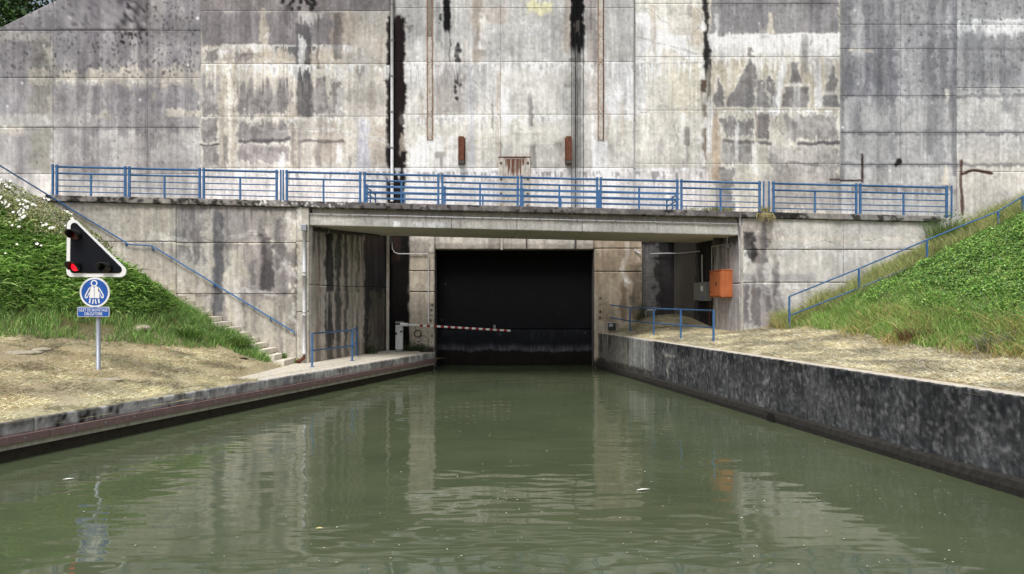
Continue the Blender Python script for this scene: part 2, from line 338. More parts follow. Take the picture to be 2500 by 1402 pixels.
# ------------------------------------------------------------------ painting of weathered walls
class Paint:
    """albedo of a wall as worn concrete: flat map in wall units (u right, v down), sampled on to the panel vertices"""
    def __init__(s, u0, u1, v0, v1, step, base, seed, sc=1.0):
        s.u0, s.v0, s.st, s.sc = u0, v0, step, sc
        s.U, s.V = np.meshgrid(np.arange(u0, u1 + step, step), np.arange(v0, v1 + step, step)); s.seed = seed
        s.A = np.ones(s.U.shape + (3,)) * np.array(lin(*base))
        q = sc
        s.wu = (fbm(s.U / (22 * q), s.V / (22 * q), seed + 1) - .5); s.wv = (fbm(s.U / (22 * q), s.V / (22 * q), seed + 2) - .5)
        s.fine = fbm(s.U / (5.5 * q), s.V / (7 * q), seed + 3) - .5
        s.col2 = fbm(s.U / (3.4 * q), s.V / (120 * q), seed + 9, 3); s.pit = vn(s.U / (4.2 * q), s.V / (4.6 * q), seed + 10)
        s.col = vn(s.U / (4.2 * q), s.V / (200 * q), seed + 4) * .5 + vn(s.U / (12 * q), s.V / (300 * q), seed + 5) * .3 + vn(s.U / (42 * q), s.V / (400 * q), seed + 15) * .2
        s.blot = fbm(s.U / (60 * q), s.V / (60 * q), seed + 6)
        s.strk = fbm(s.U / (10 * q), s.V / (150 * q), seed + 7)
    def mix(s, m, c, k=1.0):
        m = np.clip(m * k, 0, 1)[..., None]; s.A = s.A * (1 - m) + np.array(lin(*c)) * m
    def rect(s, u0, v0, u1, v1, soft=4, jag=18, jv=None):
        jv = jag if jv is None else jv
        soft = soft * .55; U = s.U + s.wu * jag * 2 + s.fine * jag * .95; V = s.V + s.wv * jv * 2 + s.fine * jv * .95 + (s.col2 - .5) * min(jv, 14) * 1.6
        return sst(-soft, soft, np.minimum(np.minimum(U - u0, u1 - U), np.minimum(V - v0, v1 - V)))
    def patch(s, u0, v0, u1, v1, soft, jag, c, k=.9):
        """old grey skin left standing, rimmed by pale lime"""
        s.mix(s.rect(u0 - 5, v0 - 6, u1 + 5, v1 + 4, 4, jag), (220, 214, 200), .55); s.mix(s.rect(u0, v0, u1, v1, soft * .6, jag), c, k)
        s.mix(s.rect(u0, v0, u1, v1, 4, jag) * s.patches(.55, .06, 16, int(u0) % 37, 1.2), tuple(x * .82 for x in c), .6)
    def tri(s, uc, v0, v1, w0, w1, soft=3, jag=12):
        U = s.U + s.wu * jag * 2 + s.fine * jag * .7; t = (s.V - v0) / (v1 - v0)
        hw = (w0 + (w1 - w0) * np.clip(t, 0, 1)) / 2
        return sst(-soft, soft, hw - abs(U - uc)) * sst(-soft, soft, s.V - v0) * sst(-soft, soft, v1 - s.V + s.wv * 10)
    def drip(s, u0, u1, v0, ln, thr=.35, soft=.35, jag=3):
        L = ln * np.clip((s.col - thr) / (1 - thr), .02, 1)
        V = s.V + s.wv * jag * 2
        return sst(0, 3, V - v0) * (1 - sst(1 - soft, 1.15, (V - v0) / L)) * sst(-4, 4, np.minimum(s.U + s.wu * 10 - u0, u1 - s.U + s.wu * 10))
    def patches(s, thr, soft=.05, sc=60, seed=0, stretch=1.6):
        f = fbm(s.U / (sc * s.sc), s.V / (sc * stretch * s.sc), s.seed + 50 + seed); return sst(thr - soft, thr + soft, f)
    def line(s, pts, wd, jag=6):
        m = np.zeros(s.U.shape); U = s.U + s.wu * jag * 2 + s.fine * jag; V = s.V + s.wv * jag * 2
        for (a, b), (c, d) in zip(pts[:-1], pts[1:]):
            L2 = (c - a) ** 2 + (d - b) ** 2 + 1e-6; t = np.clip(((U - a) * (c - a) + (V - b) * (d - b)) / L2, 0, 1)
            m = np.maximum(m, 1 - sst(wd * .5, wd, np.hypot(U - a - t * (c - a), V - b - t * (d - b))))
        return m
    def crack(s, u, v, n, du, dv, sd, light=True):
        g = np.random.default_rng(sd); pts = [(u, v)]
        for _ in range(n): u += du + g.normal() * abs(dv) * .45; v += dv + g.normal() * abs(du) * .45; pts.append((u, v))
        if light: s.mix(s.line(pts, 6, 6) * sst(.35, .6, s.blot), (222, 218, 210), .45)
        s.mix(s.line(pts, 1.5, 3) * sst(.3, .6, s.strk), (96, 90, 84), .6)
    def spots(s, n, u0, u1, v0, v1, r, c, k=1, sd=0):
        g = np.random.default_rng(s.seed + 99 + sd)
        for _ in range(n):
            a, b, rr_ = g.uniform(u0, u1), g.uniform(v0, v1), r * g.uniform(.5, 1.3)
            i0 = int((b - rr_ * 2 - s.v0) / s.st); i1 = int((b + rr_ * 2 - s.v0) / s.st) + 2; j0 = int((a - rr_ * 2 - s.u0) / s.st); j1 = int((a + rr_ * 2 - s.u0) / s.st) + 2
            if i0 < 0 or j0 < 0 or i1 >= s.U.shape[0] or j1 >= s.U.shape[1]: continue
            sl_ = np.s_[i0:i1, j0:j1]; mm = (1 - sst(.6, 1.2, np.hypot((s.U[sl_] - a), (s.V[sl_] - b) * .8) / rr_))[..., None] * k
            s.A[sl_] = s.A[sl_] * (1 - mm) + np.array(lin(*c)) * mm
    def finish(s, st=.22, bl=.34, fi=.30, gain=1.0, con=1.1):
        bl2 = fbm(s.U / (150 * s.sc), s.V / (150 * s.sc), s.seed + 8, 6); s.A = s.A * (1 + (bl2 - .5) * .5)[..., None] * (1 + (bl2 - .5)[..., None] * np.array([.05, 0, -.07]))
        f = (1 + (s.col2 - .5) * 2 * st * .9) * (1 - .22 * sst(.78, .95, s.pit)) * (1 + (s.strk - .5) * 2 * st) * (1 + (s.blot - .5) * 2 * bl) * (1 + s.fine * 2 * fi)
        s.A = s.A * f[..., None]; lum = (s.A @ np.array([.3, .55, .15]))[..., None]; s.A = s.A * .74 + lum * .26; s.A = s.A * np.array([.982, 1., 1.03]); s.A = np.clip(.52 * (s.A * gain / .52) ** con, .004, .86)
    def at(s, u, v):
        i = np.clip((v - s.v0) / s.st, 0, s.U.shape[0] - 1.001); j = np.clip((u - s.u0) / s.st, 0, s.U.shape[1] - 1.001)
        i0 = i.astype(int); j0 = j.astype(int); fi = (i - i0)[..., None]; fj = (j - j0)[..., None]; A = s.A
        return (A[i0, j0] * (1 - fj) + A[i0, j0 + 1] * fj) * (1 - fi) + (A[i0 + 1, j0] * (1 - fj) + A[i0 + 1, j0 + 1] * fj) * fi
def panel(parent, paint, w3, u0, u1, v0, v1, step, gap, depth=.07, off=0., jag=.0, name='concrete_panel', vtop=None, seed=0, edge=.003):
    """one cast lift of concrete: a gridded front face with worn edges and returns to the back. w3(u, v, out) gives the point"""
    u0 += gap; u1 -= gap; v0 += gap; v1 -= gap
    nu = max(2, int(round((u1 - u0) / step)) + 1); nv = max(2, int(round((v1 - v0) / step)) + 1)
    U, V = np.meshgrid(np.linspace(u0, u1, nu), np.linspace(v0, v1, nv))
    if jag:
        e = (fbm(U / 14, V / 14, 300 + seed) - .5) * jag * 2
        U[:, 0] += np.abs(e[:, 0]); U[:, -1] -= np.abs(e[:, -1]); V[0] += np.abs(e[0]) * 1.3; V[-1] -= np.abs(e[-1]) * 1.3
    if vtop is not None: V = np.minimum(np.maximum(V, vtop(U)), v1)
    rough = (fbm(U / 16, V / 22, 77) - .5) * .022 + (fbm(U / 70, V / 70, 78) - .5) * .03
    O = off + rough
    O[0] -= edge; O[-1] -= edge; O[:, 0] -= edge; O[:, -1] -= edge
    X = w3(U, V, O).reshape(-1, 3); col = paint.at(U, V).reshape(-1, 3)
    idx = np.arange(nu * nv).reshape(nv, nu); q = np.stack([idx[:-1, :-1], idx[1:, :-1], idx[1:, 1:], idx[:-1, 1:]], -1).reshape(-1, 4)
    ring = np.concatenate([idx[0, :], idx[1:, -1], idx[-1, -2::-1], idx[-2:0:-1, 0]])
    Bk = w3(U, V, O * 0 + off - depth).reshape(-1, 3)[ring]
    n0 = len(X); nr = len(ring); k = np.arange(nr); kk = (k + 1) % nr
    sk = np.stack([ring[k], ring[kk], n0 + kk, n0 + k], -1)
    cr = col[ring]
    me = np_mesh(name, np.concatenate([X, Bk]), np.concatenate([q, sk]), np.full(len(q) + len(sk), 4), M['wall'], np.concatenate([col, cr]))
    return link(name, me, parent)

# ------------------------------------------------------------------ the dam wall
D = Paint(-420, 2700, -330, 930, 2.2, (196, 191, 182), 11)
U, V = D.U, D.V
# wing A
A_ = sst(-2, 2, 490 - U)
D.mix(A_, (160, 155, 155)); D.mix(A_ * (1 - sst(40, 260, V + D.wv * 80)), (140, 135, 137), .8)
D.mix(A_ * sst(250, 330, V + D.wv * 60), (184, 179, 172), .85); D.mix(A_ * D.patches(.55, .08, 70, 1), (170, 163, 158), .6)
for u in (300, 345, 235, 420): D.mix(D.rect(u - 14, -300, u + 14, 330, 8, 12), (112, 106, 112), .5)
D.mix(D.rect(75, 90, 130, 420, 10, 20), (128, 124, 104), .6)
for u, wdt in ((50, 8), (235, 7), (360, 8)): D.mix(D.rect(u - wdt, -300, u + wdt, 470, 3, 3), (118, 112, 114), .45)
for v in (75, 312): D.mix(D.rect(-400, v - 5, 490, v + 4, 2, 3, 4), (116, 110, 112), .5)
D.mix(D.rect(70, 172, 300, 205, 4, 10, 14), (190, 181, 163), .9); D.mix(D.rect(285, 165, 488, 212, 4, 10, 18), (190, 180, 164), .85); D.mix(D.rect(118, 110, 134, 290, 4, 14), (188, 181, 164), .8)
D.mix(D.drip(130, 480, 190, 45, .45), (200, 190, 165), .8); D.mix(D.rect(-400, 278, 240, 308, 4, 5, 6), (184, 180, 172), .7)
D.mix(D.rect(-100, 305, 60, 330, 4, 8, 10), (192, 183, 166), .8); D.mix(D.tri(255, 268, 290, 8, 40, 3, 8), (190, 181, 163), .8); D.mix(D.tri(372, 226, 248, 12, 14, 2, 4), (188, 178, 160), .7)
D.mix(D.rect(405, 268, 488, 284, 3, 8, 6), (208, 198, 180), .9); D.mix(D.rect(-20, 80, 130, 100, 4, 6, 6), (184, 176, 164), .6)
D.mix(D.rect(140, 395, 490, 420, 4, 8, 8), (158, 150, 148), .5); D.mix(D.rect(-400, 425, 490, 520, 8, 6), (190, 184, 176), .6)
D.spots(620, -10, 485, -20, 190, 2.6, (84, 78, 80), .8, 1); D.spots(120, 290, 360, -20, 110, 3.6, (46, 42, 46), .9, 2); D.spots(90, 0, 485, 190, 400, 2.2, (96, 90, 90), .7, 3); D.spots(16, 0, 485, 0, 400, 3, (226, 222, 214), 1, 4)
# block B
B_ = sst(-2, 2, U - 490) * sst(-2, 2, 965 - U)
D.mix(B_, (188, 180, 168)); D.mix(B_ * sst(-2, 2, 27 - V), (122, 114, 116), .85)
D.mix(D.rect(494, 29, 838, 118, 5, 12), (138, 130, 131), .95); D.mix(D.rect(810, 30, 870, 110, 10, 20), (178, 160, 138), .6); D.mix(D.rect(850, 60, 945, 150, 10, 20), (192, 180, 162), .5)
for u in (530, 600, 690, 745): D.mix(D.rect(u - 10, 28, u + 10, 110, 5, 10), (112, 105, 108), .5)
D.mix(D.tri(645, 20, 130, 10, 26, 3, 8), (190, 178, 158), .8); D.mix(D.drip(730, 800, 30, 90, .4), (212, 206, 198), .7)
D.mix(D.rect(495, 112, 840, 156, 4, 12, 8), (190, 176, 154), .7); D.patch(500, 122, 532, 154, 3, 8, (140, 132, 130), .9); D.patch(572, 124, 618, 152, 3, 8, (150, 138, 134), .8)
D.mix(D.drip(540, 860, 108, 60, .3), (220, 216, 208), .85); D.mix(D.drip(672, 790, 112, 60, .45), (84, 82, 88), .8); D.mix(D.drip(530, 560, 120, 50, .2), (226, 222, 218), .9)
D.patch(574, 192, 708, 282, 6, 18, (130, 123, 122), .85); D.patch(745, 188, 842, 280, 6, 14, (136, 128, 126), .85); D.patch(494, 178, 540, 282, 6, 12, (142, 135, 133), .7)
D.mix(D.drip(492, 960, 156, 150, .22), (206, 197, 180), .85); D.mix(D.drip(492, 760, 156, 90, .4), (222, 218, 208), .8)
D.mix(D.rect(722, 60, 760, 285, 6, 8), (96, 92, 94), .85); D.mix(D.drip(724, 758, 150, 140, .1), (86, 84, 86), .7)
D.mix(D.rect(533, 150, 580, 415, 4, 10, 2), (194, 182, 162), .9); D.mix(D.rect(548, 155, 566, 410, 4, 10), (222, 214, 196), .9); D.mix(D.rect(700, 255, 730, 420, 4, 10), (190, 178, 160), .7)
D.patch(494, 290, 534, 344, 4, 10, (146, 138, 136), .8); D.patch(582, 298, 702, 346, 5, 12, (148, 140, 138), .9); D.patch(582, 354, 702, 398, 5, 10, (164, 154, 150), .9); D.patch(494, 355, 534, 405, 4, 8, (152, 144, 140), .8)
D.mix(D.drip(600, 840, 285, 70, .4), (202, 190, 166), .9); D.mix(D.rect(705, 292, 722, 400, 4, 10), (128, 118, 114), .6); D.mix(D.rect(770, 290, 830, 395, 8, 16), (168, 152, 136), .6)
D.mix(D.line([(492, 353), (535, 354)], 4), (92, 86, 86)); D.mix(D.line([(585, 346), (640, 344), (705, 340)], 5), (98, 92, 92), .9); D.mix(D.line([(730, 346), (840, 346)], 5), (108, 98, 94), .8)
D.mix(D.drip(870, 890, 160, 90, .1), (112, 108, 106), .6); D.mix(D.rect(872, 285, 902, 420, 6, 6), (186, 186, 196), .7); D.patch(805, 190, 838, 290, 8, 12, (134, 126, 122), .6)
D.mix(D.drip(815, 940, 285, 90, .4), (216, 208, 192), .7); D.mix(D.rect(814, 30, 832, 145, 5, 6), (104, 98, 96), .7); D.spots(40, 690, 770, -20, 24, 5, (40, 36, 38), .9, 6)
D.mix(D.rect(840, 290, 870, 420, 6, 10), (206, 198, 182), .8); D.mix(D.rect(905, 310, 945, 400, 8, 14), (180, 166, 146), .6)
# block C
C_ = sst(-2, 2, U - 965) * sst(-2, 2, 1550 - U)
D.mix(C_, (200, 196, 187)); D.mix(C_ * (1 - sst(100, 170, V + D.wv * 90)), (184, 181, 175), .7); D.mix(C_ * D.patches(.56, .07, 80, 3, 1.2), (182, 178, 172), .5)
D.mix(C_ * sst(250, 320, V + D.wv * 60), (206, 201, 186), .6)
D.mix(D.drip(985, 1140, 152, 120, .25), (222, 219, 214), .7); D.mix(D.rect(1066, 150, 1128, 275, 8, 16), (164, 152, 144), .6); D.mix(D.drip(1070, 1130, 170, 90, .35), (150, 140, 134), .5)
D.mix(D.rect(1156, -300, 1182, 155, 6, 14), (160, 144, 124), .7); D.mix(D.rect(1180, 20, 1240, 60, 8, 20), (184, 166, 150), .5); D.mix(D.tri(1178, 30, 120, 6, 20, 3, 8), (226, 222, 214), .7)
D.mix(D.rect(1286, 6, 1346, 34, 4, 12), (212, 206, 152), .8); D.mix(D.tri(1320, 58, 86, 30, 110, 4, 12), (202, 201, 199), .8); D.mix(D.rect(1240, 30, 1390, 88, 10, 16), (178, 174, 168), .4)
D.mix(D.drip(1222, 1268, 279, 46, .1), (234, 232, 228), .95); D.mix(D.tri(1226, 205, 285, 4, 16, 3, 5), (232, 230, 226), .8); D.mix(D.drip(1228, 1240, 280, 120, .0), (226, 224, 218), .6)
D.mix(D.rect(1213, 155, 1221, 380, 4, 5), (186, 164, 138), .6); D.mix(D.rect(1150, 270, 1156, 400, 5, 5), (186, 186, 192), .7); D.mix(D.rect(1140, 155, 1158, 410, 6, 6), (184, 184, 190), .5)
D.mix(D.rect(1000, 365, 1120, 420, 8, 20), (222, 218, 210), .7); D.mix(D.drip(1020, 1110, 330, 110, .3), (230, 228, 222), .7); D.mix(D.drip(1060, 1090, 370, 60, .3), (130, 124, 120), .7)
D.mix(D.line([(1150, 345), (1260, 330), (1330, 328)], 3, 8), (190, 182, 164), .8); D.mix(D.line([(1290, 390), (1360, 350), (1380, 340)], 2, 8), (176, 166, 150), .7)
D.mix(D.rect(1430, -300, 1460, 155, 6, 10), (156, 144, 134), .7); D.mix(D.rect(1427, 155, 1457, 330, 6, 12), (190, 180, 170), .6)
D.mix(D.rect(1448, 345, 1482, 440, 4, 8), (236, 234, 230), .95); D.mix(D.drip(1440, 1490, 300, 120, .2), (226, 222, 214), .7); D.mix(D.rect(1385, 390, 1395, 440, 5, 6), (150, 138, 124), .7)
D.mix(D.rect(1478, 150, 1548, 282, 8, 14), (208, 206, 204), .6); D.mix(D.drip(1480, 1550, 150, 110, .3), (230, 228, 226), .7)
D.mix(D.tri(1512, 222, 250, 30, 6, 3, 8), (232, 230, 226), .9)
D.mix(D.rect(950, 38, 989, 940, 4, 9, 10), (38, 29, 27)); D.mix(D.rect(944, 55, 956, 940, 3, 8), (34, 30, 32), .95); D.mix(D.drip(960, 986, -330, 420, .0), (60, 46, 40), .6)
D.mix(D.drip(985, 1010, 60, 40, .3), (100, 90, 84), .6)
D.mix(D.rect(1082, -330, 1100, 72, 3, 5), (26, 25, 27)); D.mix(D.drip(1083, 1100, 60, 40, .1), (30, 28, 30)); D.spots(30, 1110, 1124, 105, 245, 4, (48, 46, 48), .9, 9); D.mix(D.rect(1112, 112, 1122, 210, 3, 8), (70, 66, 66), .8)
D.mix(D.rect(1096, 85, 1099, 150, 2, 4), (60, 58, 58), .8); D.spots(8, 1072, 1078, 35, 60, 3, (40, 38, 38), 1, 10)
D.mix(D.rect(1392, -330, 1427, 88, 3, 7), (22, 21, 24)); D.mix(D.drip(1390, 1428, 60, 150, .1), (26, 25, 27)); D.mix(D.drip(1388, 1430, 140, 120, .35), (70, 66, 64), .6)
D.mix(D.rect(1210, 395, 1300, 520, 6, 8), (196, 168, 140), .5); D.mix(D.rect(1400, 130, 1424, 500, 5, 4), (158, 152, 146), .5)
D.mix(D.rect(1360, 335, 1380, 420, 8, 10), (150, 140, 130), .5)
# block D
D_ = sst(-2, 2, U - 1550) * sst(-2, 2, 2052 - U)
D.mix(D_, (194, 187, 170)); D.mix(D_ * sst(-3, 3, 1722 - U), (208, 203, 190), .8)
D.mix(D.line([(1568, 50), (1600, 90), (1650, 110), (1690, 135)], 20, 10), (228, 226, 224), .9); D.mix(D.drip(1560, 1720, 85, 130, .25), (232, 230, 228), .85); D.mix(D.rect(1640, 170, 1712, 275, 10, 20), (198, 188, 158), .5)
D.mix(D.rect(1555, 60, 1575, 280, 5, 6), (196, 194, 192), .6); D.mix(D.rect(1690, 20, 1716, 110, 5, 8), (182, 164, 138), .6)
D.mix(D.rect(1734, -330, 2050, 84, 5, 10, 6), (142, 138, 139), .95); D.mix(D.rect(1734, 8, 2050, 14, 3, 4), (108, 102, 100), .7)
for u in (1780, 1850, 1990, 2035): D.mix(D.rect(u - 14, -330, u + 12, 82, 8, 10), (118, 114, 118), .5)
D.mix(D.tri(1880, 30, 86, 4, 22, 3, 6), (208, 198, 176), .9)
D.mix(D.rect(1728, 86, 2048, 140, 4, 6, 10), (214, 211, 204), .9); D.mix(D.drip(1730, 2048, 90, 90, .1), (230, 228, 224), .85)
D.mix(D.rect(1740, 140, 2046, 268, 6, 8), (194, 182, 158), .8); D.mix(D.drip(1740, 2046, 138, 80, .3), (226, 222, 214), .85)
for a in ((1828, 142, 262, 4, 112), (1757, 190, 264, 6, 24), (1879, 186, 262, 6, 24), (1828, 116, 140, 8, 14), (1940, 152, 212, 16, 28), (1943, 212, 262, 52, 64), (2030, 160, 235, 10, 34), (2028, 232, 262, 40, 50), (1862, 196, 262, 10, 30)):
    D.mix(D.tri(a[0], a[1] - 8, a[2] + 4, a[3] + 9, a[4] + 10, 3, 13), (220, 214, 200), .6); D.mix(D.tri(*a, 2, 13), (140, 136, 133), .95); D.mix(D.tri(*a, 2, 13) * D.patches(.54, .06, 14, 5, 1.2), (112, 108, 106), .6)
D.mix(D.line([(1915, 150), (1902, 200), (1895, 262)], 12, 6), (228, 226, 222), .9); D.mix(D.rect(1985, 150, 2005, 262, 4, 8), (214, 212, 208), .9); D.mix(D.drip(1985, 2046, 140, 90, .3), (160, 156, 152), .6)
D.patch(1762, 288, 1838, 332, 4, 14, (146, 141, 136), .9); D.patch(1843, 276, 1876, 340, 3, 8, (140, 132, 128), .95); D.patch(1920, 282, 2048, 342, 6, 14, (158, 153, 149), .85)
D.patch(1756, 352, 1836, 400, 4, 12, (162, 157, 151), .85); D.patch(1880, 356, 2048, 420, 6, 16, (168, 162, 155), .85); D.patch(1745, 410, 1790, 520, 5, 12, (140, 134, 130), .85); D.mix(D.rect(1860, 415, 2050, 520, 6, 20), (158, 152, 146), .8)
D.mix(D.line([(1768, 344), (1840, 350), (1880, 352)], 6), (112, 106, 104), .9); D.mix(D.line([(1950, 352), (2050, 346)], 6), (96, 92, 94), .95); D.mix(D.line([(1930, 398), (1995, 402)], 4), (112, 108, 106), .8)
D.mix(D.rect(1836, 350, 1852, 430, 4, 6), (222, 218, 208), .8); D.mix(D.rect(1738, 275, 1756, 440, 6, 8), (184, 160, 130), .8); D.mix(D.drip(1880, 2048, 268, 40, .4), (226, 222, 214), .9)
D.mix(D.line([(1718, -330), (1722, 20), (1722, 60), (1724, 140), (1716, 220)], 9, 6), (58, 54, 52)); D.mix(D.rect(1714, 120, 1736, 160, 4, 8), (48, 46, 46), .9); D.mix(D.rect(1728, 150, 1737, 250, 4, 6), (92, 84, 78), .7)
D.mix(D.line([(1716, 200), (1722, 300), (1716, 440), (1718, 500)], 8, 6), (118, 96, 76), .7)
for a in ((1714, 60), (1709, 150), (1716, 180), (1722, 240), (1718, 300), (1710, 335), (1712, 380), (1716, 395)): D.mix(D.tri(a[0], a[1] - 14, a[1] + 14, 8, 12, 3, 8), (228, 224, 214), .9)
D.mix(D.line([(1552, 90), (1700, 130)], 3, 4), (150, 140, 128), .5); D.mix(D.line([(1740, 92), (1850, 88), (1950, 84), (2048, 86)], 4, 5), (232, 230, 226), .9)
# wing E, F
E_ = sst(-2, 2, U - 2052) * sst(-2, 2, 2337 - U); F_ = sst(-2, 2, U - 2337)
D.mix(E_, (158, 157, 158)); D.mix(E_ * sst(215, 260, V + D.wv * 60), (178, 176, 172), .8); D.mix(E_ * sst(395, 430, V), (186, 182, 176), .7)
for u in (2075, 2115, 2150, 2185, 2275, 2305): D.mix(D.rect(u - 10, -330, u + 10, 235, 7, 12), (108, 108, 115), .55)
D.mix(D.rect(2052, -330, 2062, 440, 4, 2), (122, 120, 120), .7); D.mix(D.rect(2325, -330, 2343, 430, 4, 4), (112, 113, 118), .7)
D.mix(D.rect(2072, 118, 2130, 128, 3, 6), (206, 192, 166), .9); D.mix(D.rect(2200, 240, 2290, 330, 10, 16), (184, 182, 178), .5); D.mix(D.rect(2270, 220, 2312, 400, 8, 16), (136, 136, 138), .5)
D.mix(F_, (166, 165, 164)); D.mix(F_ * sst(190, 235, V + D.wv * 50), (192, 189, 182), .8); D.mix(F_ * sst(325, 420, V), (206, 198, 184), .8); D.mix(F_ * (1 - sst(20, 60, V)), (156, 155, 154), .7)
D.mix(D.rect(2340, 48, 2690, 78, 4, 6, 8), (216, 215, 212), .9); D.mix(D.drip(2340, 2690, 60, 60, .2), (220, 219, 216), .85); D.mix(D.rect(2340, 90, 2690, 215, 10, 16), (148, 148, 150), .5)
for v, c in ((60, .4), (120, .5), (235, .6), (325, .75), (403, .7)): D.mix(D.rect(2054, v - 5, 2700, v + 4, 3, 4, 5), (112, 111, 114), c)
D.mix(D.rect(2080, 455, 2335, 470, 5, 10), (128, 116, 110), .6); D.mix(D.rect(2430, 470, 2500, 500, 8, 14), (168, 162, 156), .6)
D.mix(D.rect(2103, 376, 2109, 446, 1.5, 2), (66, 46, 40)); D.mix(D.line([(2028, 438), (2060, 441), (2105, 440)], 3, 3), (70, 50, 44)); D.mix(D.line([(2348, 394), (2346, 430), (2350, 520)], 5, 4), (92, 58, 44), .9)
D.mix(D.line([(2350, 424), (2372, 416), (2398, 420), (2420, 424)], 5, 4), (78, 46, 36)); D.spots(5, 2186, 2198, 394, 404, 6, (42, 38, 40), 1, 12)
D.spots(640, 2055, 2690, -20, 240, 2.2, (98, 98, 104), .8, 13); D.spots(26, 2055, 2690, 0, 420, 2.6, (226, 225, 222), 1, 14); D.mix(D.tri(2316, 218, 250, 16, 3, 2, 5), (210, 206, 192), .9); D.mix(D.tri(2310, 405, 450, 4, 14, 2, 5), (206, 196, 172), .9)
# behind the walkway rail, and under the bridge
for (u, v, n_, du, dv, sd) in ((560, 160, 9, 1, 13, 1), (1560, 20, 8, 12, 9, 2), (1700, 20, 10, -2, 16, 3), (1850, 60, 7, 6, 8, 5), (1552, 272, 8, 22, 0, 7), (660, 60, 6, 4, 16, 9), (800, 110, 7, 6, 12, 10), (1160, 200, 10, 1, 20, 13), (1010, 300, 5, 20, 3, 14), (1655, 290, 8, 2, 18, 15), (1895, 280, 7, 2, 18, 16), (500, 152, 14, 24, 0, 17), (495, 286, 19, 24, -.5, 18)):
    D.crack(u, v, n_, du, dv, sd)
for u0, u1, v, ln, kk in ((495, 958, 158, 70, .75), (988, 1550, 152, 80, .7), (1552, 1725, 148, 120, .85), (1735, 2048, 268, 30, .9), (988, 1550, 281, 46, .6), (1735, 2048, 90, 60, .8), (2340, 2690, 56, 40, .8), (495, 830, 288, 40, .6), (130, 488, 194, 30, .5)):
    D.mix(D.drip(u0, u1, v, ln, .42, .2), (232, 230, 225), kk); D.mix(D.drip(u0, u1, v + 4, ln * 1.6, .62, .3), (120, 112, 108), .45)
for _ in range(70):
    a, b, w_ = rng.uniform(500, 2040), rng.uniform(-20, 390), rng.uniform(2, 9); D.mix(D.rect(a - w_, b, a + w_, b + rng.uniform(30, 130), 3, 5, 16), [(226, 223, 217), (150, 143, 138), (172, 158, 140), (104, 98, 96)][rng.integers(0, 4)], rng.uniform(.3, .75))
for _ in range(26):
    a, b = rng.uniform(-20, 480), rng.uniform(-20, 360); D.mix(D.rect(a - 12, b, a + 12, b + rng.uniform(50, 150), 6, 12), (118, 112, 114), rng.uniform(.2, .45))
for _ in range(40):
    a, b, w_ = rng.uniform(2060, 2500), rng.uniform(-20, 250), rng.uniform(4, 14); D.mix(D.rect(a - w_, b, a + w_, b + rng.uniform(60, 200), 5, 10), [(112, 112, 118), (170, 169, 168)][rng.integers(0, 2)], rng.uniform(.2, .5))
low = sst(405, 425, V + D.wv * 20)
D.mix(low * sst(-6, 6, U - 490) * sst(-6, 6, 1730 - U) * sst(-5, 5, abs(U - 967) - 26), (216, 208, 202), .8); D.mix(D.drip(490, 1720, 410, 80, .35), (238, 236, 234), .7); D.mix(D.drip(640, 1720, 418, 70, .55), (120, 112, 110), .7)
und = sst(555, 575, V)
D.mix(und * sst(-3, 3, U - 990) * sst(-3, 3, 1455 - U), (194, 184, 166), .9); D.mix(D.drip(1060, 1450, 560, 60, .4), (168, 152, 134), .7); D.mix(D.rect(1060, 596, 1460, 618, 3, 3, 4), (140, 128, 114), .6)
D.mix(D.rect(998, 618, 1064, 930, 3, 4), (176, 162, 142), .95); D.mix(D.rect(1000, 590, 1050, 612, 4, 10), (150, 140, 126), .9); D.mix(D.rect(998, 612, 1064, 620, 3, 4), (120, 110, 98), .7)
D.mix(D.rect(1450, 560, 1566, 930, 3, 4), (182, 162, 132), .95); D.mix(D.line([(1528, 590), (1520, 650), (1528, 690)], 8, 8), (230, 224, 212), .9); D.mix(D.line([(1520, 690), (1518, 740), (1522, 780)], 10, 8), (118, 92, 66), .7)
D.mix(D.rect(1540, 640, 1566, 930, 8, 16), (92, 82, 70), .7); D.mix(D.patches(.55, .06, 40, 9) * sst(-3, 3, U - 1450) * und, (150, 128, 100), .6)
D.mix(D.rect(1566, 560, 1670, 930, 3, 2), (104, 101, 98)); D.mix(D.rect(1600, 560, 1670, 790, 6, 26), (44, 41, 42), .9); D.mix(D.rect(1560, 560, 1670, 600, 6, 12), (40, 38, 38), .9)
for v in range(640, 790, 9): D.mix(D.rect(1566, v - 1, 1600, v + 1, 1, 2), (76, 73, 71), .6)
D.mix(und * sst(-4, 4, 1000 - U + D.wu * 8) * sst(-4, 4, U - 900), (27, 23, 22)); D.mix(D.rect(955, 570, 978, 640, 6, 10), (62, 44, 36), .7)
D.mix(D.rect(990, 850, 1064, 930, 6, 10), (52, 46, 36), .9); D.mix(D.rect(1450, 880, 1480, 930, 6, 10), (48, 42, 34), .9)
for v in (745, 758, 770, 782, 820): D.spots(2, 1052, 1056, v - 1, v + 1, 2.6, (24, 22, 22), 1, v)
for v in (729, 744, 762, 777): D.spots(2, 1462, 1464, v - 1, v + 1, 2.6, (24, 22, 22), 1, v)
D.finish(gain=1.07, con=1.08)
dam = thing('dam_wall', 'tall weathered concrete wall with streaked stains behind the blue railed walkway', 'wall', (0, YD, 0))
def w_dam(u, v, o): return np.stack([(u - CX) / 60., -np.asarray(o), CH + (HY - v) / 60.], -1)
mb = MB()
for x0, x1, z0, z1 in ((3.33, 30, -1, 18), (-3.13, 3.33, 4.79, 18)): mb.box(x0, x1, .062, 3.2, z0, z1)
mb.prism([(-30, -1), (-3.13, -1), (-3.13, 18), (-12.4, 18), (-18.67, 14.84), (-30, 9.3)], .062, 3.2)
core = mb.obj('core', M['core'], dam)
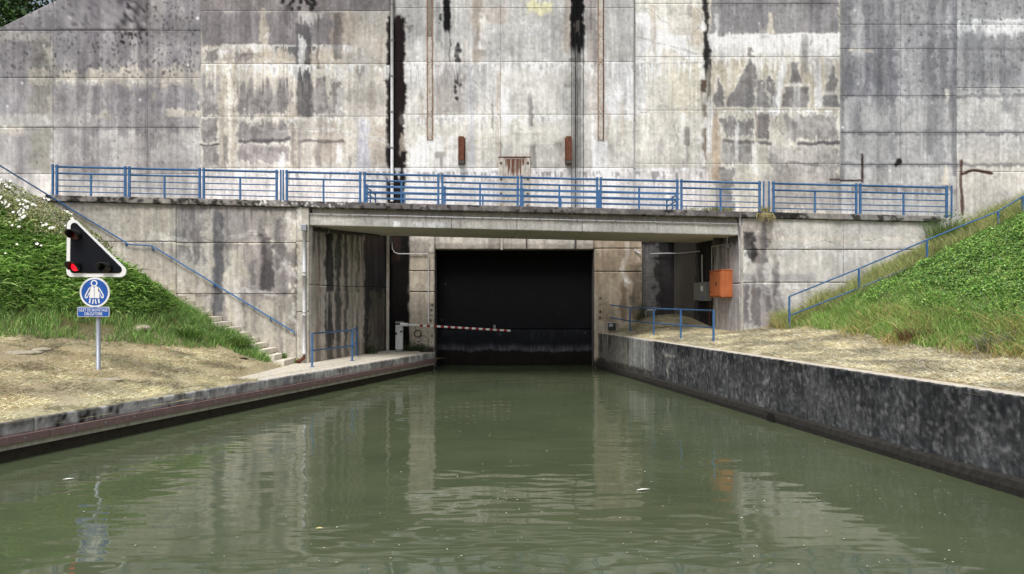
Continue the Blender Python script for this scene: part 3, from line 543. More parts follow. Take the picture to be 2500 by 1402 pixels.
def vtopf(u): return 4 - (u - 130) * .49          # worn sloping shoulder of the left wing (v of the top edge)
cols = [(-420, 130, 'A'), (130, 360, 'A'), (360, 490, 'A'), (490, 716, 'B'), (716, 952, 'B'), (952, 1222, 'C'), (1222, 1410, 'C'), (1410, 1550, 'C'), (1550, 1722, 'D'), (1722, 2051, 'D'), (2051, 2200, 'E'), (2200, 2336, 'E'), (2336, 2700, 'F')]
rows = {'A': [-330, -60, 75, 190, 312, 425, 560], 'B': [-330, -110, 27, 156, 285, 410, 560], 'C': [-330, -110, 20, 151, 280, 410, 575], 'D': [-330, -110, 10, 140, 270, 400, 560],
        'E': [-330, -60, 60, 120, 235, 325, 403, 560], 'F': [-330, -60, 60, 215, 325, 420, 620]}
k = 0
for u0, u1, s in cols:
    R = rows[s]
    for v0, v1 in zip(R[:-1], R[1:]):
        k += 1; g = random.uniform(-.003, .003) + {'A': -.012, 'B': .012, 'C': 0, 'D': .012, 'E': -.015, 'F': -.008}[s]
        if u0 < 130:
            if v1 <= vtopf(130): continue
            panel(dam, D, w_dam, u0, u1, v0, v1, 4, .06, off=g, jag=.25, seed=k, vtop=lambda u: np.minimum(vtopf(u), 900))
        elif u0 < 360 and v0 < -50:
            panel(dam, D, w_dam, u0, u1, v0, v1, 8, .06, off=g, jag=.25, seed=k, vtop=vtopf)
        else:
            vis = v1 > -30
            panel(dam, D, w_dam, u0, u1, v0, v1, 2.3 if vis else 14, .06, off=g, jag=random.uniform(.1, .45), seed=k)
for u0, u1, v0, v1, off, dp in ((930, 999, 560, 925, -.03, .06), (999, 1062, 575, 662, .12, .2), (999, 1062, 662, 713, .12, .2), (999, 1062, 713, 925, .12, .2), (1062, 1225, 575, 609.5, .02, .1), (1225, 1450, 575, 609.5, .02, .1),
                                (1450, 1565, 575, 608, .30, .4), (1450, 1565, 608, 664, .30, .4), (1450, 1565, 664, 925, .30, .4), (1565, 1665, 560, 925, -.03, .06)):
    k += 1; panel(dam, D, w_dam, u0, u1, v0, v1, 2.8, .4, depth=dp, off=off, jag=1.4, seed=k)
# ------------------------------------------------------------------ steel gate
gate = thing('lift_gate', 'black steel gate closing the low canal opening under the bridge', 'gate', (.1, 30.75, 0))
GP = Paint(-335, 335, -500, 80, 2.5, (16, 17, 21), 55); U, V = GP.U, GP.V
GP.mix(sst(-235, -120, V + GP.wv * 60), (22, 24, 30), .75); GP.mix(sst(-150, -149, V), (29, 31, 38), .5); edge = -62 + 10 * (fbm(U / 60, U * 0, 56) - .5) * 2 + 4 * (vn(U / 9, U * 0, 57) - .5)
GP.mix(sst(edge - 34, edge - 3, V) * (.35 + .9 * vn(U / 6, V / 60, 58)), (104, 104, 108), .5); GP.mix(sst(edge - 2, edge + 3, V), (30, 26, 21)); GP.mix(GP.drip(-335, 335, -150, 110, .5), (50, 52, 58), .35); GP.mix(sst(-20, 5, V), (22, 18, 14), .8)
GP.spots(14, -320, 320, -480, -80, 1.6, (96, 96, 98), 1, 3); GP.finish(.3, .2, .3)
def wg(u, v, o): return np.stack([np.asarray(u) / 100., -np.asarray(o), -np.asarray(v) / 100.], -1)
panel(gate, GP, wg, -335, 335, -500, -151, 8, .1, depth=.3, off=0, name='upper_leaf', seed=1); panel(gate, GP, wg, -335, 335, -150, 80, 4, .1, depth=.3, off=.03, name='lower_leaf', seed=2)

# ------------------------------------------------------------------ abutments
def abut_front(paint, name, label, x0, x1, us, vs_list, zb, seed, cut=None):
    pass
L = Paint(-260, 780, 460, 960, 2.5, (190, 182, 166), 31); U, V = L.U, L.V
L.mix(L.patches(.5, .1, 90, 1), (178, 168, 150), .7); L.mix(sst(400, 520, U + L.wu * 60) * sst(620, 540, V), (160, 152, 146), .6)
L.mix(L.rect(425, 505, 500, 640, 12, 26), (140, 134, 132), .75); L.mix(L.rect(520, 520, 545, 800, 7, 8), (118, 116, 118), .7); L.mix(L.rect(545, 515, 600, 600, 10, 20), (146, 138, 136), .7)
L.mix(L.rect(600, 560, 720, 730, 12, 30), (160, 150, 146), .8); L.mix(L.rect(636, 580, 668, 700, 6, 12), (104, 98, 98), .8); L.mix(L.rect(634, 700, 664, 716, 3, 4), (112, 106, 106), .7); L.mix(L.rect(690, 600, 716, 660, 6, 14), (142, 136, 132), .7)
L.mix(L.drip(420, 720, 500, 90, .45), (118, 112, 112), .75); L.mix(L.drip(380, 720, 590, 110, .5), (132, 124, 120), .6); L.mix(L.rect(360, 570, 420, 592, 4, 10), (206, 198, 182), .8); L.mix(L.rect(420, 556, 460, 590, 4, 10), (150, 146, 142), .7)
L.mix(L.line([(380, 586), (460, 598), (540, 594), (720, 590)], 3, 5), (206, 196, 176), .9); L.mix(L.line([(480, 722), (560, 716), (600, 720), (700, 716)], 3, 5), (120, 106, 92), .8); L.mix(L.drip(480, 720, 718, 60, .4), (178, 164, 146), .6)
L.mix(L.line([(726, 600), (718, 640), (724, 700), (716, 760), (720, 800)], 5, 8), (108, 98, 86), .8); L.mix(L.line([(720, 540), (716, 600)], 8, 8), (222, 214, 192), .8)
L.spots(60, 708, 724, 720, 810, 3, (120, 108, 92), .9, 3); L.spots(50, 706, 726, 640, 830, 3, (222, 214, 196), .9, 4); L.mix(L.rect(560, 730, 720, 880, 14, 30), (186, 176, 156), .5)
L.mix(L.rect(150, 500, 720, 512, 4, 6, 5), (122, 114, 106), .5); L.mix(L.rect(500, 800, 560, 830, 8, 14), (206, 200, 188), .6); L.mix(L.rect(728, 500, 760, 900, 3, 3), (192, 184, 166), .8)
for (u, v, n_, du, dv, sd) in ((380, 588, 15, 23, .3, 31), (480, 720, 10, 24, -.3, 32), (728, 520, 18, -.5, 18, 33), (650, 600, 6, 8, 14, 34), (560, 620, 6, 3, 18, 35)): L.crack(u, v, n_, du, dv, sd)
for _ in range(36):
    a, b, w_ = rng.uniform(400, 720), rng.uniform(500, 760), rng.uniform(3, 10); L.mix(L.rect(a - w_, b, a + w_, b + rng.uniform(40, 150), 4, 7, 16), [(112, 106, 106), (134, 126, 122), (214, 206, 192), (92, 88, 90)][rng.integers(0, 4)], rng.uniform(.35, .75))
L.mix(L.rect(522, 520, 546, 760, 5, 8), (98, 98, 102), .75); L.mix(L.rect(638, 575, 666, 705, 5, 14), (86, 80, 80), .8)
L.finish(.22, .22, .28)
def w_front(u, v, o): return np.stack([(u - CX) / F * YB, -np.asarray(o), CH + (HY - v) / F * YB], -1)
def zslope_v(u): return HY - (ztop((u - CX) / F * YB) - .215 - CH) * F / YB
la = thing('abutment_wall', 'left abutment with the stairs and blue handrail along its stained face', 'wall', (0, YB, 0))
k = 400
for u0, u1, v0, v1 in ((-260, 100, 470, 600), (100, 430, 480, 590), (430, 724, 480, 593), (-260, 100, 600, 760), (100, 430, 590, 760), (430, 724, 593, 718), (100, 430, 760, 930), (430, 724, 718, 930), (724, 755, 505, 590), (724, 755, 590, 762), (724, 755, 762, 930)):
    k += 1; panel(la, L, w_front, u0, u1, v0, v1, 2.5, .35, off=random.uniform(-.008, .008) + (.04 if u0 > 700 else 0), jag=1.2, seed=k, vtop=zslope_v)
zt = lambda x, y: ztop(x) - .235
core_l = MB().plan([(-24, .05), (-6.72, .05), (-5.14, YD - YB + .02), (-24, YD - YB + .02)], -1, zt).obj('core', M['core'], la)
R = Paint(1780, 2480, 500, 960, 2.5, (196, 190, 180), 41); U, V = R.U, R.V
R.mix(R.rect(1808, 530, 1905, 630, 10, 26), (166, 154, 144), .8); R.mix(R.rect(1818, 570, 1845, 640, 6, 16), (70, 66, 66), .9); R.mix(R.rect(1852, 575, 1880, 610, 6, 14), (104, 96, 92), .8); R.mix(R.line([(1822, 612), (1818, 640), (1815, 655)], 9, 8), (236, 232, 222), .95)
R.mix(R.rect(1822, 600, 1832, 640, 4, 10), (226, 222, 212), .7); R.mix(R.drip(1880, 2250, 520, 70, .5), (172, 160, 148), .6); R.mix(R.rect(1900, 578, 2290, 590, 4, 8, 5), (206, 196, 176), .7); R.mix(R.rect(1890, 605, 2290, 612, 3, 6, 4), (166, 158, 152), .7)
R.mix(R.rect(1810, 690, 1905, 800, 10, 24), (152, 144, 144), .85); R.mix(R.rect(1818, 700, 1842, 790, 6, 12), (112, 104, 106), .7); R.mix(R.rect(1868, 698, 1880, 760, 4, 8), (104, 98, 98), .7); R.mix(R.line([(1812, 688), (1850, 690), (1900, 694), (1990, 708)], 3, 6), (224, 220, 210), .9)
R.mix(R.rect(1800, 668, 1990, 686, 5, 8, 5), (164, 158, 158), .7); R.mix(R.drip(1990, 2130, 612, 110, .4), (222, 218, 210), .7); R.mix(R.drip(1840, 1990, 690, 110, .5), (170, 162, 160), .6); R.mix(R.rect(1900, 535, 2040, 560, 8, 14), (206, 198, 184), .7)
for (u, v, n_, du, dv, sd) in ((1812, 690, 9, 22, 2, 41), (1905, 612, 17, 22, 0, 42), (1850, 540, 8, -2, 16, 43)): R.crack(u, v, n_, du, dv, sd)
for _ in range(18):
    a, b, w_ = rng.uniform(1815, 1900), rng.uniform(520, 740), rng.uniform(3, 8); R.mix(R.rect(a - w_, b, a + w_, b + rng.uniform(40, 110), 4, 7, 14), [(96, 90, 92), (126, 116, 112), (222, 216, 206)][rng.integers(0, 3)], rng.uniform(.3, .75))
R.mix(R.rect(1816, 565, 1848, 632, 5, 14), (58, 55, 55), .85); R.finish(.16, .2, .24)
ra = thing('abutment_wall', 'right abutment beside the orange box, pale concrete above the grassy slope', 'wall', (0, YB, 0))
for u0, u1, v0, v1 in ((1812, 2060, 500, 610), (2060, 2330, 500, 610), (1812, 2060, 610, 690), (2060, 2330, 610, 690), (1812, 2060, 690, 850), (2060, 2330, 690, 850)):
    k += 1; panel(ra, R, w_front, u0, u1, v0, v1, 2.8, .35, off=random.uniform(-.008, .008), jag=1.2, seed=k, vtop=zslope_v)
MB().plan([(7.60, .05), (14.6, .05), (14.6, YD - YB + .02), (6.60, YD - YB + .02), (6.72, 4.8)], -1, zt).obj('core', M['core'], ra)
# side faces of both abutments: u = metres*100 along the wall from the front, v = cm down from 5.4 m
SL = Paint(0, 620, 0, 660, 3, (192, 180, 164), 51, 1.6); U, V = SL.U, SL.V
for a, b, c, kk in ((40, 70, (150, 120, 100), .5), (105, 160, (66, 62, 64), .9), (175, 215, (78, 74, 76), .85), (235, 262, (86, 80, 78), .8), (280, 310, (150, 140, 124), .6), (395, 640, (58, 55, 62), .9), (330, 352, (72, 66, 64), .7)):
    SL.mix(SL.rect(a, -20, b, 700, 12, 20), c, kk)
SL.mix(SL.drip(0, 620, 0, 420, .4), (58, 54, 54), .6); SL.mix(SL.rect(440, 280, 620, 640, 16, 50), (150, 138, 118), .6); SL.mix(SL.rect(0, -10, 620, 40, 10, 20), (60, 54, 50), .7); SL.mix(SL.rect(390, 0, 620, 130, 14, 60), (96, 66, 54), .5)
SL.mix(SL.drip(60, 400, 270, 260, .55), (200, 190, 172), .6); SL.mix(SL.rect(0, 455, 620, 640, 14, 30), (160, 148, 130), .35); SL.mix(sst(300, 560, U), (46, 42, 44), .4); SL.finish(.4, .2, .2)  # rearward darkening puts under-bridge shade into the colour, on top of real stains
def side(p0, p1, z0): 
    d = Vector((p1[0] - p0[0], p1[1] - p0[1])); Ln = d.length; d /= Ln
    nrm = Vector((d.y, -d.x))
    def f(u, v, o): return np.stack([p0[0] + d.x * u / 100. + nrm.x * o, p0[1] + d.y * u / 100. + nrm.y * o, z0 - v / 100.], -1)
    return f, Ln
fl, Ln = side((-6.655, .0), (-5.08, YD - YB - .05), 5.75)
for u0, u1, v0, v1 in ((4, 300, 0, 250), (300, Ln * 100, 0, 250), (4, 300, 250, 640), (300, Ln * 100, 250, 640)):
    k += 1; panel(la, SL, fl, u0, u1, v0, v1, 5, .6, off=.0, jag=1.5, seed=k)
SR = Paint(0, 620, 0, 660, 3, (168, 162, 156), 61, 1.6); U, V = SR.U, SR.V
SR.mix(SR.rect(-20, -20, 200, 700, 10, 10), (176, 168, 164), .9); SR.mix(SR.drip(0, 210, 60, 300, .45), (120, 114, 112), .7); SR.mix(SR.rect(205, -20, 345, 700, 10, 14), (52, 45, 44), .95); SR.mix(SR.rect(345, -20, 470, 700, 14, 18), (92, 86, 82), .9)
SR.mix(SR.drip(200, 560, 0, 500, .35), (44, 40, 40), .8); SR.mix(SR.rect(0, -10, 620, 90, 14, 26), (70, 66, 66), .7); SR.mix(SR.rect(195, 60, 212, 640, 8, 12), (146, 134, 120), .6); SR.mix(SR.drip(0, 200, 330, 250, .5), (196, 188, 182), .5); SR.mix(sst(180, 260, U), (30, 27, 27), .4); SR.finish(.4, .2, .2)  # last mix darkens the back part: bridge shade painted over the real stains
fr, Ln = side((6.62, YD - YB - .02), (7.47, .0), 5.6)
fr2 = lambda u, v, o: fr(Ln * 100 - np.asarray(u), v, o)
def frev(u, v, o): return fr(u, v, o)
SRr = SR; SR.A = SR.A[:, ::-1]            # u runs from the back to the front on this side
off_ = (SR.U.shape[1] - 1) * SR.st - Ln * 100
def fr_sh(u, v, o): return fr(np.asarray(u) - off_, v, o)
for u0, u1, v0, v1 in ((off_, off_ + 300, 0, 230), (off_ + 300, off_ + Ln * 100, 0, 230), (off_, off_ + 300, 230, 600), (off_ + 300, off_ + Ln * 100, 230, 600)):
    k += 1; panel(ra, SR, fr_sh, u0, u1, v0, v1, 5, .6, off=.0, jag=1.5, seed=k)
# corner strip of the right abutment seen edge on
MB().box(7.50, 7.58, -.03, .5, .9, 5.2).obj('corner_strip', M['conc'], ra)

# ------------------------------------------------------------------ bridge
PX = lambda px, Y=YB: (px - CX) / F * Y
br = thing('footbridge', 'flat concrete footbridge spanning the canal in front of the dam wall', 'bridge', (0, YB, 0))
def sl_box(x0, x1, y0, y1, t0, t1, name, mt, parent, c=0):      # box that follows the fall of the walkway; t = depth below its top
    mb = MB(); nn = 2
    vs_ = [(x, y, ztop(x) - t) for t in (t1, t0) for y in (y0, y1) for x in (x0, x1)]
    mb.add(vs_, [(0, 2, 3, 1), (4, 5, 7, 6), (0, 1, 5, 4), (2, 6, 7, 3), (0, 4, 6, 2), (1, 3, 7, 5)])
    return mb.obj(name, mt, parent)
BL = Paint(0, 1460, 0, 90, 3, (182, 177, 166), 71); BL.mix(BL.patches(.5, .1, 120, 1, .4), (166, 160, 150), .6); BL.mix(BL.rect(300, 20, 322, 90, 3, 4), (232, 230, 226), .9); BL.mix(BL.drip(360, 470, 18, 90, .3), (206, 204, 200), .8); BL.mix(BL.rect(-10, -10, 1470, 14, 5, 3), (158, 150, 136), .7); BL.mix(BL.drip(0, 1460, 0, 60, .5), (146, 138, 128), .5); BL.finish(.1, .16, .14)
segs = [737, 1102, 1262, 1422, 1605, 1803]; xs0 = PX(737)
for a, b in zip(segs[:-1], segs[1:]):
    x0, x1 = PX(a), PX(b)
    sl_box(x0 + .006, x1 - .006, .06, 3.5, .40, .78 + .01, 'beam_segment', M['soffit'], br)
    def wb(u, v, o, x0=x0): 
        X = xs0 + u / 100.; t = .40 + v / 100.
        return np.stack([X, .06 - np.asarray(o), ztop(X) - t - .003 * (X - 7.4) * 0], -1)
    k += 1; panel(br, BL, wb, (x0 - xs0) * 100, (x1 - xs0) * 100, 0, 39, 3, .5, depth=.04, off=.02, name='beam_face', seed=k)
    def wf(u, v, o):
        X = xs0 + u / 100.; return np.stack([X, .16 - np.asarray(o), ztop(X) - .2 - v / 100.], -1)
    k += 1; panel(br, BL, wf, (x0 - xs0) * 100, (x1 - xs0) * 100, 0, 19.5, 3, .1, depth=.04, off=.0, name='upper_fascia', seed=k)
sl_box(PX(737), PX(1803), .2, 3.5, .06, .40, 'deck_slab', M['conc'], br)
# paving of the landings on both sides, back to the dam
sl_box(-24, PX(737), .3, YD - YB - .1, .03, .22, 'landing_slab', M['conc'], la); sl_box(PX(1805), 14.4, .3, YD - YB - .1, .03, .22, 'landing_slab', M['conc'], ra)
sl_box(PX(737), -5.55, 3.5, YD - YB - .1, .05, .4, 'landing_slab', M['conc'], la); sl_box(6.3, PX(1805), 3.5, YD - YB - .1, .05, .4, 'landing_slab', M['conc'], ra)
# copings
CP = Paint(0, 3000, 0, 60, 3, (112, 105, 102), 81); CP.mix(sst(-6, 6, 780 - CP.U), (150, 142, 132), .8); CP.mix(CP.patches(.52, .05, 26, 1, .8) * sst(-6, 6, 780 - CP.U), (44, 40, 36), .9); CP.mix(CP.patches(.6, .04, 30, 2, .6), (150, 144, 136), .7); CP.mix(sst(-6, 6, CP.U - 2350), (146, 140, 132), .8); CP.mix(CP.rect(2360, -9, 2470, 20, 6, 14), (30, 28, 26), .9)
CP.mix(CP.patches(.62, .03, 22, 4, .7), (40, 36, 34), .8); CP.spots(40, 700, 1000, 0, 24, 3, (222, 218, 210), 1, 2); CP.finish(.2, .2, .3)
CP0 = PX(115)
def wc(u, v, o):
    X = CP0 + u / 100.; yb_ = -np.asarray(o)
    return np.stack([X, yb_, ztop(X) - v / 100.], -1)
def coping(parent, pa, pb):
    x0, x1 = PX(pa), PX(pb); nseg = max(1, int(round((x1 - x0) / 3.4))); 
    global k
    for i in range(nseg):
        a = x0 + (x1 - x0) * i / nseg; b = x0 + (x1 - x0) * (i + 1) / nseg
        k += 1; o = panel(parent, CP, wc, (a - CP0) * 100, (b - CP0) * 100, 0, 21.5, 3, .4, depth=.32, off=.10, jag=2.6, name='coping_stone', seed=k)
        sl_box(a + .006, b - .006, -.07, .3, .012, .2, 'coping_top', M['conc'], parent)
coping(la, 115, 734); coping(br, 736, 1805); coping(ra, 1878, 2292); coping(ra, 1807, 1876)
# ------------------------------------------------------------------ railings
def rail_seg(mb, a, b, r): return mb.tube([a, b], r, 8)
def railing(root, y, pairs, gaps=None, rearz=0.):
    """pairs: list of (x0, x1) panels; every post, rail and bar is a part"""
    def zt_(x): return ztop(x) + rearz - .0
    for x0, x1 in pairs:
        for x in (x0, x1):
            MB().box(x - .036, x + .036, y - .03, y + .03, zt_(x) - .05, zt_(x) + 1.01, .006).box(x - .07, x + .07, y - .06, y + .06, zt_(x) - .02, zt_(x) + .012).obj('post', M['blue'], root)
        for h, r, nm in ((.94, .036, 'top_rail'), (.725, .031, 'middle_rail'), (.51, .017, 'bar'), (.31, .017, 'bar'), (.13, .017, 'bar')):
            e = .05 if h > .6 else -.0
            MB().tube([(x0 - e, y, zt_(x0 - e) + h), (x1 + e, y, zt_(x1 + e) + h)], r, 8).obj(nm, M['blue'], root)
        xm = (x0 + x1) / 2; MB().box(xm - .03, xm + .03, y - .02, y + .02, zt_(xm) - .05, zt_(xm) + .725, .005).obj('baluster', M['blue'], root)
J = lambda l: [(PX(a), PX(b)) for a, b in l]
G = 'blue railings along the front of the walkway'
r1 = thing('railing', 'blue railing run above the stairs on the left abutment', 'railing', (0, YB + .02, 0), G); railing(r1, 0, J([(138, 305), (315, 487), (497, 675)]))
MB().box(PX(128) - .03, PX(128) + .03, -.03, .03, ztop(PX(128)) - .1, ztop(PX(128)) + 1.02, .006).obj('post', M['blue'], r1)
for px_, rt in ((685, r1),): MB().box(PX(px_) - .024, PX(px_) + .024, -.022, .022, ztop(PX(px_)) - .05, ztop(PX(px_)) + 1.01, .006).obj('post', M['blue'], rt)
r2 = thing('railing', 'long blue railing run over the concrete footbridge span', 'railing', (0, YB + .02, 0), G); railing(r2, 0, J([(700, 879), (890, 1070), (1080, 1264), (1273, 1458), (1467, 1654), (1664, 1855)]))
for px_ in (691, 1865): MB().box(PX(px_) - .024, PX(px_) + .024, -.022, .022, ztop(PX(px_)) - .05, ztop(PX(px_)) + 1.01, .006).obj('post', M['blue'], r2)
r3 = thing('railing', 'blue railing run on the right abutment ending at the weeds', 'railing', (0, YB + .02, 0), G); railing(r3, 0, J([(1889, 2091), (2101, 2312)]))
for px_ in (1878, 2324): MB().box(PX(px_) - .024, PX(px_) + .024, -.022, .022, ztop(PX(px_)) - .05, ztop(PX(px_)) + 1.01, .006).obj('post', M['blue'], r3)
YR = 27.62
rb = thing('railing', 'blue railing at the back of the footbridge guarding the gate shaft', 'railing', (0, YR, 0))
xs = np.linspace(PX(893, YR), PX(1655, YR), 5); railing(rb, 0, [(a + .04, b - .04) for a, b in zip(xs[:-1], xs[1:])], rearz=.1)
for x in (xs[0] - .05, xs[-1] + .05):
    for h, r, nm in ((.94, .03, 'top_rail'), (.725, .026, 'middle_rail'), (.51, .013, 'bar'), (.31, .013, 'bar'), (.13, .013, 'bar')):
        MB().tube([(x, 0, ztop(x) + h + .1), (x, YD - YR - .1, ztop(x) + h + .1)], r, 8).obj(nm, M['blue'], rb)
    for y in (1.15, YD - YR - .16): MB().box(x - .024, x + .024, y - .024, y + .024, ztop(x) - .05, ztop(x) + 1.1, .005).obj('post', M['blue'], rb)
# ------------------------------------------------------------------ quays
def quay_poly(xef, sgn, Ya, Yb_, w_): return [(xef(Ya), Ya), (xef(Yb_), Yb_), (xef(Yb_) + sgn * w_, Yb_), (xef(Ya) + sgn * w_, Ya)]
ql = thing('quay', 'low left quay edge with brown fender boards along the water', 'quay')
LQ = Paint(0, 3100, 0, 120, 3.0, (176, 170, 166), 91, 1.2); LQ.mix(sst(600, 1100, LQ.U + LQ.wu * 100) * 0 + sst(1400, 700, LQ.U), (190, 184, 174), .9); LQ.mix(LQ.patches(.52, .08, 34, 1), (144, 137, 134), .8); LQ.mix(LQ.drip(0, 3000, 0, 30, .4), (118, 112, 106), .6)
LQ.mix(LQ.rect(1300, -9, 2500, 6, 4, 6), (112, 108, 86), .7); LQ.spots(18, 1500, 1640, 4, 24, 5, (44, 40, 36), .9, 1); LQ.spots(16, 1250, 1400, 6, 30, 3, (70, 60, 50), .9, 2); LQ.mix(LQ.patches(.62, .04, 18, 4), (216, 212, 204), .6); LQ.finish(.2, .15, .3)
pl0 = Vector((xe_l(29.0), 29.0)); dl = Vector((xe_l(0) - xe_l(29.0), -29.0)); Lq = dl.length; dl /= Lq
nl = Vector((-dl.y, dl.x))
if nl.x < 0: nl = -nl
def wl(u, v, o): return np.stack([pl0.x + dl.x * u / 100. + nl.x * o, pl0.y + dl.y * u / 100. + nl.y * o, ZL - v / 100.], -1)
u_ = 0
while u_ < Lq * 100 - 5:
    k += 1; e_ = min(u_ + 420, Lq * 100); panel(ql, LQ, wl, u_, e_, 0, 26, 4.0, .2, depth=.08, off=.0, jag=1.8, name='kerb_block', seed=k); u_ = e_
MB().plan([(x - .05, y) for x, y in quay_poly(xe_l, -1, 29.0, -30, .5)], .2, ZL - .008).obj('kerb_top', M['lightconc'], ql)
MB().plan([(x - .16, y) for x, y in quay_poly(xe_l, -1, 29.0, -30, .5)], -1.2, .205).obj('undercut', M['under'], ql)
ln = 2.36; ft = MB(); s_ = .02
k2 = 0
while s_ < Lq - .4:
    L_ = min(ln, Lq - s_) - .012
    fb = MB(); fb.box(0, L_, -.05, .05, -.072, .072, .008); bm_ = fb
    o = bm_.obj('fender_board', M['fender'], ql); a = math.atan2(dl.y, dl.x)
    o.location = (pl0.x + dl.x * s_, pl0.y + dl.y * s_, .375); o.rotation_euler = (0, 0, a)
    sgn_ = 1 if (Matrix.Rotation(a, 2) @ Vector((0, 1))).dot(nl) > 0 else -1
    for f_ in (.2, .5, .8):
        bo = MB().tube([(L_ * f_, sgn_ * .045, .0), (L_ * f_, sgn_ * .062, .0)], .016, 8).obj('bolt', M['galv'], o)
    s_ += ln; k2 += 1
plat = MB().plan([(xe_l(19) - .56, 19), (xe_l(19) - .95, 19.1), (-7.12, 22.8), (-7.1, 24.3), (-6.62, 24.25), (-5.06, 29.98), (-3.9, 29.98), (xe_l(29) - .56, 29)], .3, ZL - .004)
tag(plat.obj('path', M['lightconc']), kind='structure')
qr = thing('quay', 'high right quay wall stained black above the waterline', 'quay')
RQ = Paint(0, 3100, 0, 160, 2.5, (96, 96, 96), 101, 1.2); U, V = RQ.U, RQ.V
RQ.mix(RQ.patches(.47, .1, 34, 1, 2.4), (62, 62, 64), .5); RQ.mix(RQ.patches(.60, .04, 9, 2, 2.6), (116, 115, 112), .6); RQ.mix(RQ.drip(620, 3000, 0, 120, .45), (50, 50, 53), .75); RQ.mix(RQ.drip(620, 3000, 30, 110, .6), (122, 120, 114), .7); RQ.mix(RQ.patches(.60, .04, 6, 3, 1.2) * sst(1000, 1500, U), (122, 122, 120), .6)
RQ.mix(sst(90, 125, V) * sst(1200, 1700, U), (78, 82, 90), .4)
RQ.mix(sst(3, -3, U - 612), (158, 156, 150)); RQ.mix(sst(6, -6, U - 380 + RQ.wu * 20), (126, 120, 106), .85); RQ.mix(RQ.drip(0, 400, 0, 130, .45), (78, 72, 64), .7); RQ.mix(RQ.rect(560, -10, 612, 120, 6, 20), (110, 108, 106), .8)
RQ.mix(RQ.line([(690, 30), (740, 42), (780, 38)], 7, 14), (172, 164, 148), .9); RQ.mix(RQ.line([(740, 60), (720, 85), (728, 105)], 7, 12), (164, 156, 142), .9); RQ.mix(RQ.line([(800, 40), (860, 60), (900, 90)], 5, 14), (132, 128, 120), .8)
for i in range(60):
    a, b = rng.uniform(650, 2400), rng.uniform(15, 90); RQ.mix(RQ.line([(a, b), (a + rng.uniform(20, 60), b + rng.uniform(-16, 16)), (a + rng.uniform(50, 110), b + rng.uniform(-26, 26))], 2.4, 10), (126, 124, 120), .5)
RQ.mix(RQ.rect(0, 100, 620, 130, 6, 8), (64, 56, 46), .8); RQ.mix(RQ.patches(.55, .04, 5, 7, 1.6) * sst(612, 640, U), (44, 44, 46), .3); RQ.mix(RQ.patches(.5, .12, 150, 9, .6) * sst(612, 640, U), (58, 58, 60), .5); RQ.mix(RQ.drip(620, 3000, 0, 70, .3), (54, 54, 56), .45); RQ.mix(RQ.patches(.63, .03, 5, 11, 1.4), (150, 148, 143), .5); RQ.finish(.3, .4, .45)
pr0 = Vector((xe_r(30.0), 30.0)); dr = Vector((xe_r(0) - xe_r(30), -30.0)); Lr = dr.length; dr /= Lr; nr_ = Vector((dr.y, -dr.x))
if nr_.x > 0: nr_ = -nr_
def wr(u, v, o): return np.stack([pr0.x + dr.x * u / 100. + nr_.x * o, pr0.y + dr.y * u / 100. + nr_.y * o, ZR - v / 100.], -1)
def flip_panel(o):
    me = o.data; me.flip_normals()
for u0, u1 in ((0, 612), (612, 1310), (1310, 2000), (2000, int(Lr * 100))):
    k += 1; o = panel(qr, RQ, wr, u0, u1, 0, 124, 2.8, .12, depth=.08, off=0, jag=3.4, name='wall_section', seed=k); flip_panel(o)
MB().plan([(x + .05, y) for x, y in quay_poly(xe_r, 1, 30, -30, .36)], -.5, ZR - .006).obj('coping', M['lightconc'], qr)
mb = MB(); prof = [(.02, .25), (.08, .20), (.11, .10), (.11, -.8), (0, -.8)]
NS = 160
for i in range(NS + 1):
    Yq = 30 - 60 * i / NS; e = .012 * math.sin(i * .37)
    for ox, zz in prof: mb.v.append((xe_r(Yq) - ox, Yq, zz + e * .5))
for i in range(NS):
    for j in range(4):
        a = i * 5 + j; mb.f.append((a, a + 5, a + 6, a + 1)); mb.sm.append(False)
mb.obj('toe_ledge', plain('brown_wet_concrete', lin(52, 50, 46), .85, var=.4, vscale=9, dirt=lin(42, 40, 32), spec=.25), qr)
hp = at(1893, 1030, 16.85)
MB().tube([(hp.x - .13, 16.85 - .034, .06), (hp.x + .1, 16.85 + .02, .06)], .15, 16).obj('outfall', M['cablk'], qr)

# ------------------------------------------------------------------ stairs and handrails
st = thing('stairs', 'pale concrete steps climbing along the left abutment wall', 'stairs', (-7.1, 22.95, ZL))
for i in range(22):
    MB().box(-.30 * (i + 1) - .03, -.30 * i, random.uniform(-.02, .02), 1.22, .17 * i - .35, .17 * (i + 1), .012).obj('step', M['step'], st)
yh = YB - .10
hr = thing('handrail', 'blue handrail fixed to the left abutment wall above the stairs', 'handrail', (0, yh, 0))
pts = [at(720, 812, yh), at(370, 600, yh), at(315, 597, yh), at(-60, 368, yh)]
MB().tube([(p.x, 0, p.z) for p in pts], .024, 8).obj('rail', M['blue'], hr)
for px_, py_ in ((306, 591), (371, 602), (522, 692), (660, 777), (719, 811), (160, 503)):
    q = at(px_, py_, yh); MB().tube([(q.x, .11, q.z - .10), (q.x, .03, q.z - .10), (q.x, 0, q.z)], .014, 6).tube([(q.x, .095, q.z - .1), (q.x, .12, q.z - .1)], .04, 10).obj('bracket', M['blue'], hr)
YS = 22.7
sr = thing('handrail', 'blue post and rail handrail climbing the grassy slope on the right', 'handrail', (0, YS, 0))
tops = [at(1927, 724, YS), at(2097, 656, YS), at(2263, 586, YS), at(2437, 516, YS), at(2497, 480, YS), at(2640, 398, YS)]
MB().tube([(p.x, 0, p.z) for p in tops], .022, 8).obj('top_rail', M['blue'], sr)
